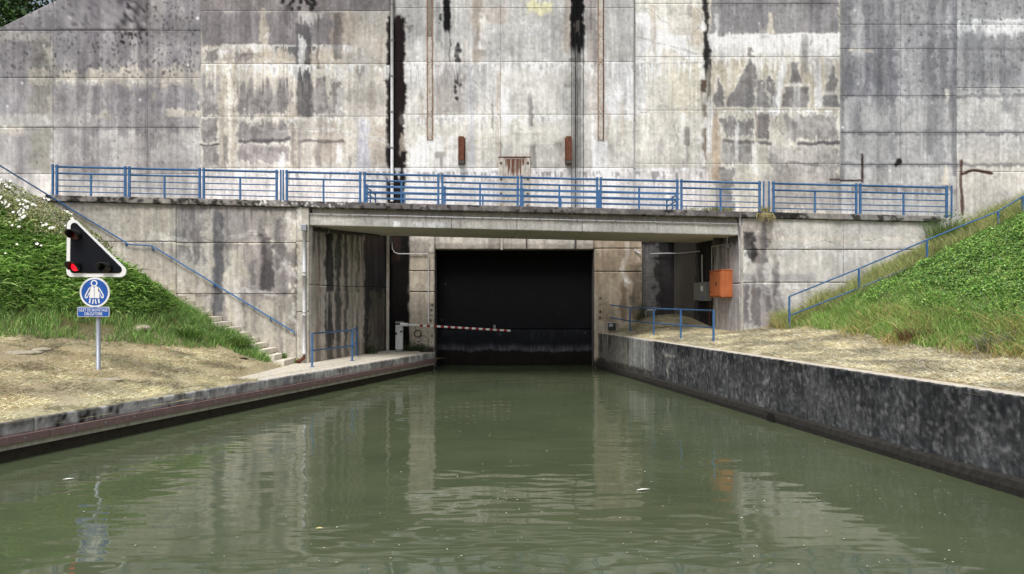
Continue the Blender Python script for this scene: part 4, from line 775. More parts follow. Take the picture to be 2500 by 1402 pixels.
lows = [at(1930, 770, YS), at(2097, 704, YS), at(2263, 636, YS), at(2437, 566, YS), at(2500, 530, YS), at(2640, 450, YS)]
MB().tube([(p.x, 0, p.z) for p in lows], .020, 8).obj('lower_rail', M['blue'], sr)
for p in tops: MB().box(p.x - .025, p.x + .025, -.025, .025, p.z - 1.12, p.z, .004).obj('post', M['blue'], sr)
def post_rail(root, P, h, mid):
    for p in P: MB().box(p.x - .028, p.x + .028, p.y - .028, p.y + .028, p.z - .03, p.z + h, .005).box(p.x - .07, p.x + .07, p.y - .07, p.y + .07, p.z - .02, p.z + .012).obj('post', M['blue'], root)
    for hh, nm in ((h - .02, 'top_rail'), (mid, 'lower_rail')): MB().tube([(p.x, p.y, p.z + hh) for p in P], .023, 8).obj(nm, M['blue'], root)
g1 = thing('guard_rail', 'short blue guard rail on the left platform beside the grey downpipe', 'railing')
P = [at(762, 895, 22.7), at(860, 880, 25.0), at(871, 868, 27.2)]
for q in P: q.z = ZL
post_rail(g1, P, 1.05, .50)
g2 = thing('guard_rail', 'blue five post guard rail on the right quay below the orange box', 'railing')
P = []
for px_, Yp in ((1489, 29.75), (1538, 28.3), (1596, 26.0), (1662, 23.9), (1742, 21.9)):
    q = at(px_, 800, Yp); q.z = ZR + (.12 if Yp > 29 else .02); P.append(q)
post_rail(g2, P, 1.03, .50)
# ------------------------------------------------------------------ signal post
SY = 17.4; sx = at(240, 900, SY).x; sz = float(z_left(sx, SY)); q_ = SY / F
sg = thing('canal_signal', 'triangular traffic signal with round life jacket sign on one grey pole', 'signal', (sx, SY, sz - .02))
SX = lambda px: (px - 240) * q_
SZ = lambda py: CH + (HY - py) * q_ - sz + .02
MB().tube([(0, 0, -.1), (0, 0, SZ(612))], .052, 14).obj('pole', M['galv'], sg)
tri = [(SX(170), SZ(518)), (SX(168), SZ(677)), (SX(334), SZ(677))]
bd = MB().prism(roundpoly(tri, 14 * q_), -.10, -.07).obj('border_board', M['white'], sg)
inn = [(SX(179.5), SZ(533)), (SX(177.5), SZ(667.5)), (SX(316), SZ(667.5))]
pn = MB().prism(roundpoly(inn, 9 * q_), -.114, -.101).obj('signal_panel', M['signblack'], sg)
for px_, py_, lens in ((194, 575, 'darkred'), (194, 652, 'lamp'), (268, 654, 'darklens')):
    cx, cz = SX(px_), SZ(py_); r = .118
    mb = MB(); mb.tube([(cx, -.115, cz), (cx, -.16, cz)], r, 20); mb.obj('lamp_housing', M['black'], pn)
    mb = MB(); ring = [(.0, -.185)] ; n = 20; c0 = len(mb.v)
    mb.v.append((cx, -.19, cz)); 
    for rr_, yy in ((r * .45, -.186), (r * .88, -.163)): mb.v += [(cx + rr_ * math.cos(2 * math.pi * i / n), yy, cz + rr_ * math.sin(2 * math.pi * i / n)) for i in range(n)]
    mb.f += [(0, 1 + (i + 1) % n, 1 + i) for i in range(n)] + [(1 + i, 1 + (i + 1) % n, 1 + n + (i + 1) % n, 1 + n + i) for i in range(n)]; mb.f = [f[::-1] for f in mb.f]; mb.sm += [True] * (2 * n)
    mb.obj('lens', M[lens], pn)
    mb = MB(); n = 22; A0, A1 = math.radians(-35), math.radians(215)
    for i in range(n + 1):
        a = A0 + (A1 - A0) * i / n; top_ = .5 + .5 * math.sin(a); ln_ = .10 + .25 * max(0, top_) ** 1.2
        for rad in (r * 1.08, r * .98):
            mb.v.append((cx + rad * math.cos(a), -.116, cz + rad * math.sin(a))); mb.v.append((cx + rad * math.cos(a), -.13 - ln_, cz + rad * math.sin(a) - .05 * ln_))
    for i in range(n):
        a = 4 * i; b = a + 4; mb.f += [(a, b, b + 1, a + 1), (a + 2, a + 3, b + 3, b + 2), (a + 1, b + 1, b + 3, a + 3)]; mb.sm += [True, True, False]
    mb.obj('visor', M['black'], pn)
cx, cz = SX(237), SZ(714)
ds_ = MB().prism(circle(cx, cz, 36.5 * q_, 48), -.10, -.085).obj('round_sign', M['white'], sg)
fc = MB().prism(circle(cx, cz, 32 * q_, 48), -.104, -.1005).obj('blue_face', M['signblue'], ds_)
def S2(pts): return [(SX(a), SZ(b)) for a, b in pts]
pic = MB(); yA, yB2, yC = -.108, -.1045, -.1115
pic.ringprism(circle(SX(236), SZ(692), 8.2 * q_, 24), circle(SX(236), SZ(692), 5.2 * q_, 24), yA, yB2)
pic.prism(S2([(226, 701), (232, 699), (236, 704), (240, 699), (247, 701), (249, 728), (224, 728)]), yA, yB2)
for s in (-1, 1):
    m_ = lambda x: 236.5 + s * x
    po = S2([(m_(9), 701), (m_(13), 703), (m_(23), 721), (m_(23), 727), (m_(19), 729), (m_(16.5), 727), (m_(10), 712)]); pi_ = S2([(m_(11), 705), (m_(12.2), 706.5), (m_(20.3), 722), (m_(20.3), 725), (m_(19), 726), (m_(18), 725), (m_(11.6), 712)])
    if s < 0: po, pi_ = po[::-1], pi_[::-1]
    pic.ringprism(po[::1], pi_, yA, yB2) if s > 0 else pic.ringprism(po, pi_, yA, yB2)
    pic.prism(S2([(m_(11.5), 729.5), (m_(8.5), 729.5), (m_(10), 741), (m_(13.5), 740)]), yA, yB2); pic.prism(S2([(m_(1), 731), (m_(3.5), 731), (m_(6), 742), (m_(2.5), 742)]), yA, yB2)
pic.obj('pictogram', M['white'], ds_)
MB().prism(S2([(236.1, 703), (237, 703), (237, 728), (236.1, 728)]), yA - .002, yA - .0005).obj('zip_line', M['signblue'], ds_)
tp = MB().prism(roundpoly(S2([(195, 749.5), (272.5, 749.5), (272.5, 773.5), (195, 773.5)]), 3 * q_, 4), -.10, -.085).obj('text_plate', M['white'], sg)
MB().prism(roundpoly(S2([(196.2, 750.7), (271.3, 750.7), (271.3, 772.3), (196.2, 772.3)]), 2.4 * q_, 4), -.104, -.1005).obj('blue_face', M['signblue'], tp)
def text(body, size, x, z, y, m, parent, wd):
    cu = bpy.data.curves.new('lettering', 'FONT'); cu.body = body; cu.size = size; cu.align_x = 'CENTER'; cu.align_y = 'CENTER'; cu.extrude = .0015; cu.offset = 0
    to = bpy.data.objects.new('tmp_text', cu); C.objects.link(to); bpy.context.view_layer.update()
    dg = bpy.context.evaluated_depsgraph_get(); me = bpy.data.meshes.new_from_object(to.evaluated_get(dg)); bpy.data.objects.remove(to)
    me.materials.clear(); me.materials.append(m); me.name = 'lettering'
    xs_ = [v.co.x for v in me.vertices]; sc_ = wd / (max(xs_) - min(xs_))
    for v in me.vertices: v.co.x *= sc_
    o = link('lettering', me, parent); o.location = (x, y, z); o.rotation_euler = (math.radians(90), 0, 0); return o
text('GILET DE SAUVETAGE', 10.6 * q_, SX(233.7), SZ(757.2), -.107, M['white'], tp, 70 * q_)
text('OBLIGATOIRE', 10.6 * q_, SX(234), SZ(766.6), -.107, M['white'], tp, 44 * q_)
# ------------------------------------------------------------------ barrier
bx = PX(975, 29.1)
ba = thing('barrier', 'white boom barrier cabinet with red striped arm reaching across the opening', 'barrier', (bx, 29.1, ZL))
cb = MB().box(-.14, .14, -.09, .09, .1, 1.06, .012).obj('cabinet', M['pvc'], ba); MB().box(-.12, .12, -.08, .08, -.02, .1).obj('plinth', M['greybox'], ba)
MB().box(-.15, .16, -.10, .10, 1.12, 1.2, .012).obj('lid', M['greybox'], ba); MB().box(-.13, .13, -.08, .08, 1.06, 1.12).obj('pivot', M['black'], ba)
for x, z in ((-.11, .72), (.09, .80)): MB().box(x - .035, x + .035, -.098, -.09, z - .05, z + .05).obj('latch', M['black'], cb)
a0 = Vector((.1, -.16, 1.09)); a1 = Vector((PX(1246, 28.94) - bx, -.16, CH - (808 - HY) / F * 28.88 - ZL))
arm = MB().tube([a0, a1], .042, 12).obj('arm', M['white'], ba)
MB().tube([a0 - (a1 - a0) * .01, a0 + (a1 - a0) * .06], .066, 12).obj('arm_socket', M['white'], ba)
for i in range(13):
    t = .17 + i * .064
    if t < .97: MB().tube([a0 + (a1 - a0) * t, a0 + (a1 - a0) * (t + .03)], .0445, 12).obj('stripe', M['redpaint'], arm)
e = a0 + (a1 - a0) * .855; MB().box(e.x - .05, e.x + .05, e.y - .05, e.y + .05, e.z + .045, e.z + .19, .01).obj('beacon', M['greybox'], arm)
# ------------------------------------------------------------------ boxes and cables on the right
dside = Vector((7.47 - 6.62, YB - (YD - .02))).normalized()         # along the wall towards the front
nside = Vector((dside.y, -dside.x)); nside = nside if nside.x < 0 else -nside
def on_side(px_, off):
    """point on the right abutment's inner face seen at column px_"""
    kx = (px_ - CX) / F; a = Vector((7.47, YB)); t = (kx * a.y - a.x) / (dside.x - kx * dside.y)
    p_ = a + dside * t + nside * off; return p_
def wall_box(root, c, z0, z1, hw, d0, d1, name, m, bev=.02):
    mb = MB(); mb.box(-hw, hw, -d1, -d0, z0, z1, bev); o = mb.obj(name, m, root); return o
ang = math.atan2(-nside.x, nside.y) + math.pi
def rot_for(): return (0, 0, math.atan2(nside.y, nside.x) + math.pi / 2)
c = on_side(1778, 0); zc = CH + (HY - 694) / F * c.y
ob = thing('utility_box', 'orange plastic box mounted on the right abutment under the bridge', 'box', (c.x, c.y, zc)); ob.rotation_euler = rot_for()
hh = .45
MB().box(-.62, .34, -.40, .02, -hh, hh, .03).obj('case', M['orange'], ob)
MB().box(-.58, .30, -.425, -.395, -hh + .04, hh - .04, .02).obj('door', M['orange'], ob)
MB().box(-.62, .35, -.41, .02, hh - .005, hh + .035, .012).obj('rim', M['orange'], ob); MB().box(-.08, .04, -.432, -.423, -.05, .07, .004).obj('emblem_plate', M['rust'], ob); MB().box(-.56, -.5, -.44, -.42, -.3, -.26).obj('latch', M['black'], ob)
c = on_side(1722, 0); zc = CH + (HY - 712) / F * c.y
gb = thing('electrical_cabinet', 'grey electrical cabinet in two halves beside the orange box', 'cabinet', (c.x, c.y, zc)); gb.rotation_euler = rot_for()
MB().box(-.62, -.02, -.2, .02, -.32, .32, .012).obj('case', M['greybox'], gb); MB().box(.0, .56, -.24, .02, -.34, .34, .012).obj('case', M['greybox'], gb)
MB().box(.14, .36, -.247, -.239, .02, .2).obj('notice', M['white'], gb); MB().box(.3, .38, -.25, -.239, -.26, -.18).obj('lock', M['signblue'], gb); MB().box(-.5, -.12, -.207, -.199, -.2, .2).obj('door', M['greybox'], gb)
def conduit(name, label, pts, r, m, cat='pipe', group=None, clip=0):
    b = pts[0]; root = thing(name, label, cat, b, group)
    L_ = [Vector(p) - Vector(b) for p in pts]; MB().tube(L_, r, 8).obj('pipe', m, root)
    if clip:
        for a, b2 in zip(L_[:-1], L_[1:]):
            n_ = int((b2 - a).length / clip)
            for i in range(n_):
                q = a + (b2 - a) * ((i + .5) / max(n_, 1)); d = (b2 - a).normalized() * .02
                MB().tube([q - d, q + d], r * 1.5, 8).obj('clip', M['greybox'], root)
    return root
def s3(px_, py_, off=.05): p_ = on_side(px_, off); return (p_.x, p_.y, CH + (HY - py_) / F * p_.y)
conduit('conduit', 'pale conduit dropping down to the top of the orange box', [s3(1790, 595), s3(1741, 602), s3(1741, 662)], .02, M['pvc'])
conduit('conduit', 'white conduit standing on top of the grey electrical cabinet', [s3(1717, 622), s3(1718, 690)], .026, M['pvc'])
conduit('conduit', 'long pale conduit running level below the dark right soffit', [s3(1711, 614), s3(1660, 619), (6.3, 29.9, CH + (HY - 619) / 60), (5.6, 29.9, CH + (HY - 620) / 60)], .022, M['pvc'])
conduit('cable', 'black cable loop hanging under the grey electrical cabinet', [s3(1722, 737), s3(1724, 750), s3(1720, 757), s3(1716, 750), s3(1715, 737)], .014, M['cablk'], 'cable')
conduit('cable', 'rusty cable hanging from the cabinet to the ground', [s3(1736, 737), s3(1738, 750), s3(1735, 770), s3(1736, 806)], .016, M['rust'], 'cable')
c = on_side(1784, .12); jb = thing('junction_box', 'small grey junction box under the right end of the bridge', 'box', (c.x, c.y, CH + (HY - 601) / F * c.y)); MB().box(-.06, .06, -.05, .06, -.07, .07, .01).obj('case', M['greybox'], jb); MB().tube([(0, 0, .07), (0, 0, .3)], .012, 8).obj('stem', M['pvc'], jb)
c = on_side(1766, .2); fl_ = thing('floodlight', 'dark floodlight tucked under the right end of the bridge', 'lamp', (c.x, c.y, CH + (HY - 583) / F * c.y)); MB().box(-.13, .13, -.10, .10, -.12, .10, .02).obj('housing', M['black'], fl_); MB().box(-.1, .1, -.106, -.1, -.1, .06).obj('glass', M['darklens'], fl_); MB().box(-.02, .02, -.02, .02, .1, .2).obj('bracket', M['black'], fl_)
wl_ = at(1492, 800, 29.5); wl_.z = ZR + .1
lw = thing('work_light', 'small boxed light in a pale frame at the foot of the far rail post', 'lamp', wl_)
MB().box(-.12, .17, -.08, .08, .02, .30, .01).obj('housing', M['black'], lw); MB().box(-.1, .06, -.087, -.08, .16, .28).obj('glass', M['galv'], lw)
for x in (-.3, -.17, .24): MB().tube([(x, 0, -.05), (x, 0, .33)], .014, 6).obj('leg', M['pvc'], lw)
MB().tube([(-.17, 0, .32), (.24, 0, .32)], .014, 6).obj('crossbar', M['pvc'], lw)
conduit('standpipe', 'thin bent pipe rising from the ground in the dark corner', [at(1577, 798, 29.6), at(1577, 760, 29.6), at(1580, 757, 29.6), at(1600, 757, 29.7)], .018, M['pvc'])
# conduit with clips on the beam
yc = YB - .0
pts = [(PX(739), yc, ztop(PX(739)) - .76), (PX(739), yc, ztop(PX(739)) - .41), (PX(1803), yc, ztop(PX(1803)) - .41), (PX(1803), yc, ztop(PX(1803)) - .80), (PX(1807), yc + .05, ztop(PX(1807)) - 1.25)]
conduit('conduit', 'thin pale conduit clipped along the front of the footbridge beam', pts, .012, M['pvc'], clip=.6)
# downpipes
dp = at(745, 556, YB); dz = dp.z
dpo = thing('downpipe', 'grey plastic downpipe at the inner corner of the left abutment', 'pipe', (dp.x, YB - .12, 0))
zb = .98
for a, b in ((zb, 2.3), (2.32, 3.6), (3.62, dz - .1)): MB().tube([(0, 0, a), (0, 0, b)], .055, 12).obj('pipe', M['pvc'], dpo)
for z in (2.31, 3.61): MB().tube([(0, 0, z - .05), (0, 0, z + .05)], .062, 12).obj('collar', M['pvc'], dpo)
MB().tube([(0, 0, zb + .02), (0, -.01, zb - .1), (-.12, -.08, zb - .22), (-.2, -.14, zb - .24)], .062, 12).obj('elbow', M['rust'], dpo)
MB().box(-.09, .09, -.08, .1, dz - .12, dz + .1, .02).obj('hopper', M['galv'], dpo)
conduit('gutter_pipe', 'dark drain pipe slung under the left soffit along the wall', [at(752, 560, YB + .1), at(925, 577, YD - 2.6)], .06, M['darkpipe'], clip=1.3)
conduit('downpipe', 'white downpipe down the black stain on the dam wall', [at(957, -120, 29.86), at(957, 492, 29.86)], .062, M['pvc'], clip=1.35)
conduit('downpipe', 'thin white pipe down the dam wall right of the black cables', [at(1549, -120, 29.9), at(1549, 590, 29.9), at(1551, 612, 29.66), at(1565, 620, 29.6)], .028, M['pvc'], clip=1.8)
conduit('downpipe', 'brownish pipe in the dark corner behind the boom barrier', [at(947, 566, 29.75), at(946, 860, 29.75)], .07, M['rustpale'])
conduit('conduit', 'white conduit bent across the black stain onto the gate pillar', [at(957, 590, 29.8), at(958, 608, 29.8), at(963, 616, 29.8), at(972, 620, 29.8), at(1043, 620, 29.8), at(1046, 624, 29.8), at(1046, 790, 29.8)], .022, M['pvc'])
ch = thing('chain', 'hanging chain of dark links at the top of the black stain', 'chain', at(955, 566, 29.7))
for i in range(7):
    a = i * math.pi / 2; lk = MB(); lk.tube([(.03 * math.cos(t) * math.cos(a), .03 * math.cos(t) * math.sin(a), -.07 * i + .05 * math.sin(t)) for t in [2 * math.pi * j / 10 for j in range(11)]], .01, 6); lk.obj('chain_link', M['darkpipe'], ch)
cc = at(1020, 815, 29.82); co = thing('cable_coil', 'black cable coil hung on the left gate pillar below the boom', 'cable', cc)
for r_ in (.13, .145): MB().tube([(r_ * math.cos(t), -.01, r_ * math.sin(t)) for t in [2 * math.pi * j / 24 for j in range(25)]], .011, 6).obj('loop', M['cablk'], co)
MB().tube([(-.06, 0, .12), (-.1, 0, .3), (.0, 0, .4)], .008, 6).obj('tail', M['cablk'], co); MB().tube([(.13, 0, -.08), (.3, 0, -.1), (.42, 0, -.2), (.44, 0, -.55)], .008, 6).obj('tail', M['cablk'], co)
# cables and steelwork on the dam face
GC = 'black hoist cables hanging down the dam face'
for px_ in (1395, 1399, 1404, 1406.5, 1411, 1416, 1424):
    b_ = at(px_, 611 if px_ in (1404, 1406.5) else 560, 29.9); t_ = at(px_, -150, 29.9); root = MB().tube([(0, 0, 0), (0, 0, t_.z - b_.z)], .011 if px_ != 1404 else .018, 6).obj('hoist_cable', M['cablk'], None, b_)
    tag(root, 'thickest black hoist cable on the dam face, reaching down to the gate lintel' if px_ == 1404 else 'thin black hoist cable hanging straight down the dam face below the tar stain', 'cable', GC)
def guide(label, px0, px1, vend, split):
    root = thing('guide_rail', label, 'rail', (0, YD, 0))
    x0, x1 = (px0 - CX) / 60, (px1 - CX) / 60; zt_ = CH + (HY + 150) / 60; zb_ = CH + (HY - vend) / 60; zs = CH + (HY - split) / 60
    for x in (x0, x1): MB().box(x - .014, x + .014, -.06, .06, zb_, zt_).obj('flange', M['rust'] if x == x1 and split < 0 else M['rustedge'], root)
    z = zb_; i = 0
    while z < zt_ - .1:
        z1 = min(z + (2.1 if i % 2 else 1.05), zt_); MB().box(x0 + .024, x1 - .024, -.035, .05, z + .012, z1 - .012).obj('web_plate', M['rustpale'] if (z < zs) else plate_dark, root)
        for zz in (z + .1, z1 - .1):
            for x in (x0 + .04, x1 - .04): MB().tube([(x, -.035, zz), (x, -.055, zz)], .016, 6).obj('bolt', M['rust'], root)
        z = z1; i += 1
plate_dark = plain('stained_steel', lin(136, 128, 118), .9, var=.2, vscale=6, dirt=lin(104, 92, 80), spec=.1)
guide('rust edged steel guide left of the rusty brackets, brown stained above', 1043, 1056, 342, 148); guide('rust edged steel guide right of the black cables on the dam face', 1460, 1473, 342, -400)
def stub(label, px0, px1):
    root = thing('steel_bracket', label, 'bracket', ((px0 + px1) / 2 / 60 - CX / 60, YD - .02, CH + (HY - 402) / 60)); h = 1.08; hw = (px1 - px0) / 120
    MB().box(-hw, hw, -.06, .02, .0, h).obj('flange', M['rust'], root); MB().box(-.03, .03, -.28, -.06, .12, h).obj('web', M['rust'], root); MB().box(-hw * .8, hw * .8, -.31, -.28, .12, h).obj('front_flange', M['rust'], root); MB().box(-hw * .8, hw * .8, -.30, -.06, -.0, .13).obj('foot', M['darkpipe'], root)
stub('rusty steel bracket on the dam face left of centre', 1119, 1136); stub('rusty steel bracket beside the black cables', 1379, 1396)
rp = thing('steel_plate', 'rust stained rectangular plate frame fixed to the dam behind the railing', 'plate', ((1256 - CX) / 60, YD - .03, CH + (HY - 510) / 60))
MB().box(-.42, .42, -.03, .05, 0, 2.06).obj('plate', M['rustpale'], rp); MB().box(-.64, -.44, -.05, .05, 0, 2.06).obj('flange', M['rustpale'], rp); MB().box(.44, .64, -.05, .05, 0, 2.06).obj('flange', M['rustpale'], rp); MB().box(-.66, .66, -.055, .05, 2.07, 2.11).obj('top_edge', M['rust'], rp)
mb = MB(); 
for i in range(14):
    x = -.36 + .72 * i / 13; hgt_ = random.uniform(.3, .95) * (1 - abs(x) * .9); wq = random.uniform(.012, .03); mb.prism([(x - wq, 2.02 - hgt_ * .8), (x + .0, 1.98 - hgt_), (x + wq * .8, 2.02 - hgt_ * .7), (x + wq, 2.02), (x - wq, 2.02)], -.036, -.03)
mb.obj('rust_scale', M['rust'], rp)
for x in (-.54, .54):
    for z in (1.85, 1.2, .6, .1): MB().tube([(x, -.05, z), (x, -.08, z)], .05, 8).obj('bolt', M['darkpipe'], rp)
for px_, lab in ((1225, 'brown steel strip set in the lintel left of centre'), (1285, 'dark steel strip set in the lintel right of centre')):
    o = MB().box(-.04 if px_ < 1250 else -.02, .04 if px_ < 1250 else .02, -.06, .0, 0, .62).obj('steel_strip', M['rustpale'] if px_ < 1250 else M['darkpipe'], None, ((px_ - CX) / 60, YD - .04, 4.78)); tag(o, lab, 'strip')

# ------------------------------------------------------------------ vegetation
def shards(name, P, Dv, W, col, m, bend=None, parent=None, curve=.55):
    """tapered two segment blades: P base points, Dv direction with length, W base width"""
    P = np.asarray(P); Dv = np.asarray(Dv); N = len(P); W = np.broadcast_to(W, (N,))[:, None]
    rv = rng.normal(size=(N, 3)); sd = np.cross(Dv, rv); sd /= np.linalg.norm(sd, axis=1, keepdims=True) + 1e-9
    if bend is None: bend = np.zeros_like(P)
    mid = P + Dv * curve; tip = P + Dv + bend
    Vt = np.stack([P - sd * W / 2, P + sd * W / 2, mid - sd * W * .4, mid + sd * W * .4, tip], 1).reshape(-1, 3)
    b = (np.arange(N) * 5)[:, None]
    q = b + np.array([[0, 1, 3, 2]]); t = b + np.array([[2, 3, 4]])
    loops = np.concatenate([q, t], 1).reshape(-1); sizes = np.tile([4, 3], N)
    c = np.repeat(col, 5, axis=0)
    return link(name, np_mesh(name, Vt, loops, sizes, m, c), parent)
def leaves(name, P, Nv, S, col, m, parent=None, asp=.7):
    P = np.asarray(P); N = len(P); S = np.broadcast_to(S, (N,))[:, None]
    Nv = Nv / (np.linalg.norm(Nv, axis=1, keepdims=True) + 1e-9); rv = rng.normal(size=(N, 3)); a = np.cross(Nv, rv); a /= np.linalg.norm(a, axis=1, keepdims=True) + 1e-9; b = np.cross(Nv, a)
    Vt = np.stack([P - a * S * .5, P + b * S * asp * .42 + Nv * S * .08, P + a * S * .55, P - b * S * asp * .42 + Nv * S * .08], 1).reshape(-1, 3)
    q = (np.arange(N) * 4)[:, None] + np.array([[0, 1, 2, 3]])
    return link(name, np_mesh(name, Vt, q, np.full(N, 4), m, np.repeat(col, 4, axis=0)), parent)
def pick(cols, N, jit=.25):
    c = np.array([lin(*x) for x in cols])[rng.integers(0, len(cols), N)]; return np.clip(c * (1 + rng.normal(size=(N, 1)) * jit), .004, .8)
def field(N, x0, x1, y0, y1, zf, keep):
    X = rng.uniform(x0, x1, N); Y = rng.uniform(y0, y1, N); k_ = keep(X, Y); X, Y = X[k_], Y[k_]; return X, Y, zf(X, Y)
# mown straw on both banks
X, Y, Z = field(190000, -17, -4, 10, 24, z_left, lambda X, Y: (xe_l(Y) - X > .04) & (d2_l(X, Y) < .5) & ~(platform_mask(X, Y) & (rng.random(len(X)) > .02)) & (Y < 22.9) & (abs(X / Y) < .74) & (rng.random(len(X)) < .12 + .88 * sst(.36, .58, fbm(X * 1.5, Y * 1.5, 44))))
N = len(X); a = rng.uniform(0, 2 * np.pi, N); l_ = rng.uniform(.04, .15, N)
e = np.stack([np.cos(a) * l_, np.sin(a) * l_, rng.uniform(.0, .05, N)], 1)
br_ = (sst(.5, 2.0, xe_l(Y) - X) * sst(.3, .7, fbm(X * .9, Y * .9, 45)))[:, None]
c_ = pick([(212, 204, 170), (200, 190, 156), (186, 172, 140), (220, 214, 186), (182, 184, 136)], N, .3) * (1 - br_ * .38)
tag(shards('straw', np.stack([X, Y, Z + .012], 1), e, .0075, c_ * (.42 + 1.15 * sst(.25, .75, fbm(X * 1.4, Y * 1.4, 48)))[:, None] * (.8 + .4 * fbm(X * 9, Y * 9, 49))[:, None], M['straw']), 'mown dry grass lying on the left bank', 'dry grass', kind='stuff')
X, Y, Z = field(230000, 4, 15, 9, 29.6, z_right, lambda X, Y: (X - xe_r(Y) > .27 + .3 * fbm(X * 0, Y * 2, 47) * rng.random(len(X))) & (X - xt_r(Y) < .5) & ~((Y > 24.1) & (X > 6.5)) & (abs(X / Y) < .74))
N = len(X); a = rng.uniform(0, 2 * np.pi, N); l_ = rng.uniform(.05, .2, N)
e = np.stack([np.cos(a) * l_, np.sin(a) * l_, rng.uniform(.0, .06, N)], 1)
tag(shards('straw', np.stack([X, Y, Z + .012], 1), e, .0085, pick([(218, 210, 178), (204, 194, 160), (188, 176, 142), (226, 220, 194)], N, .3) * (.58 + .72 * sst(.25, .75, fbm(X * 1.3, Y * 1.3, 46)))[:, None], M['straw']), 'pale cut straw lying along the right quay', 'dry grass', kind='stuff')
# green grass at the foot of the left slope
def grass(name, label, N, x0, x1, y0, y1, zf, keep, hmin, hmax, cols, wd=.014, lean=.5, cat='grass'):
    X, Y, Z = field(N, x0, x1, y0, y1, zf, keep); n_ = len(X); cl = fbm(X * 2.2, Y * 2.2, 61)
    hh_ = rng.uniform(hmin, hmax, n_) * (.45 + 1.1 * cl); a = rng.uniform(0, 2 * np.pi, n_)
    d = np.stack([np.cos(a) * hh_ * lean * .5, np.sin(a) * hh_ * lean * .5, hh_], 1); bd_ = np.stack([np.cos(a) * hh_ * lean * .5, np.sin(a) * hh_ * lean * .5, -hh_ * .18 * rng.random(n_)], 1)
    return tag(shards(name, np.stack([X, Y, Z - .02], 1), d, wd, pick(cols, n_) * (.7 + .6 * cl[:, None]), M['leaf'], bd_), label, cat, kind='stuff')
G1 = [(122, 164, 84), (142, 176, 94), (104, 144, 70), (166, 182, 116)]
grass('grass', 'short green grass along the foot of the left slope', 60000, -17, -7.2, 16, 22.95, z_left, lambda X, Y: (d2_l(X, Y) > .0 + .5 * (fbm(X * 1.2, Y * 1.2, 71) - .5)) & (d2_l(X, Y) < 2.4) & (abs(X / Y) < .74) & (fbm(X * 1.5, Y * 1.5, 72) > .34), .14, .36, G1)
grass('grass', 'sparse green tufts scattered in the dry left bank', 16000, -15, -6, 12, 22.9, z_left, lambda X, Y: (d2_l(X, Y) < .1) & (xe_l(Y) - X > .3) & ~platform_mask(X, Y) & (fbm(X * 2, Y * 2, 73) > .58), .04, .12, [(160, 168, 112), (140, 154, 92), (190, 184, 140)], .009)
grass('grass', 'green grass fringe hanging over the edge of the steps', 9000, -13, -7.5, 22.25, 23.15, lambda X, Y: np.minimum(z_left(X, Y), 99) , lambda X, Y: (fbm(X * 1.6, Y * .6, 75) > .38), .12, .34, G1)
# spreading juniper mass on the left slope
def bush_h(X, Y): return (.35 + .95 * fbm(X * .8, Y * .8, 81)) * sst(.9, 2.0, d2_l(X, Y)) * sst(-9.9, -11.0, X) * (1 - .6 * sst(21.3, 22.9, Y))
def in_bush(X, Y): return (d2_l(X, Y) > 1.0) & (X < -10.1) & (Y < 22.95) & (abs(X / Y) < .8) & (Y > 15)
gx, gy = np.meshgrid(np.arange(-20, -10, .22), np.arange(15, 23.3, .22)); gz = z_left(gx, gy) + bush_h(gx, gy) * .82
idx = np.arange(gx.size).reshape(gx.shape); q = np.stack([idx[:-1, :-1], idx[:-1, 1:], idx[1:, 1:], idx[1:, :-1]], -1).reshape(-1, 4)
gz = np.where(bush_h(gx, gy) < .05, gz - .4, gz)
body_c = np.ones((gx.size, 3)) * np.array(lin(62, 86, 42))
jp = link('juniper_shrubs', np_mesh('juniper_shrubs', np.stack([gx, gy, gz], -1).reshape(-1, 3), q, np.full(len(q), 4), M['leaf'], body_c, True)); tag(jp, 'dense spreading evergreen shrubs covering the left slope', 'shrubs', kind='stuff')
X, Y, _ = field(90000, -19, -10, 15, 23.2, z_left, in_bush); N = len(X); bh = bush_h(X, Y); k_ = bh > .06; X, Y, bh = X[k_], Y[k_], bh[k_]; N = len(X)
f = rng.random(N) ** .35; Z = z_left(X, Y) + bh * (.55 + .5 * f)
az_ = rng.normal(.2, .9, N) - math.pi / 2 - .4; up_ = rng.uniform(-.1, .7, N); L_ = rng.uniform(.12, .30, N) + .35 * (rng.random(N) < .06)
d = np.stack([np.cos(az_), np.sin(az_), up_], 1); d = d / np.linalg.norm(d, axis=1, keepdims=True) * L_[:, None]
cl = fbm(X * 1.6, Y * 1.6 + Z * 1.3, 83)[:, None]
c_ = pick([(116, 156, 72), (144, 180, 88), (92, 128, 60), (168, 192, 112)], N, .25) * (.55 + 1.15 * cl)
o = shards('spray', np.stack([X, Y, Z], 1), d, .035, c_, M['leaf'], np.stack([d[:, 0] * .2, d[:, 1] * .2, -L_ * .25], 1), jp); o['kind'] = 'stuff'
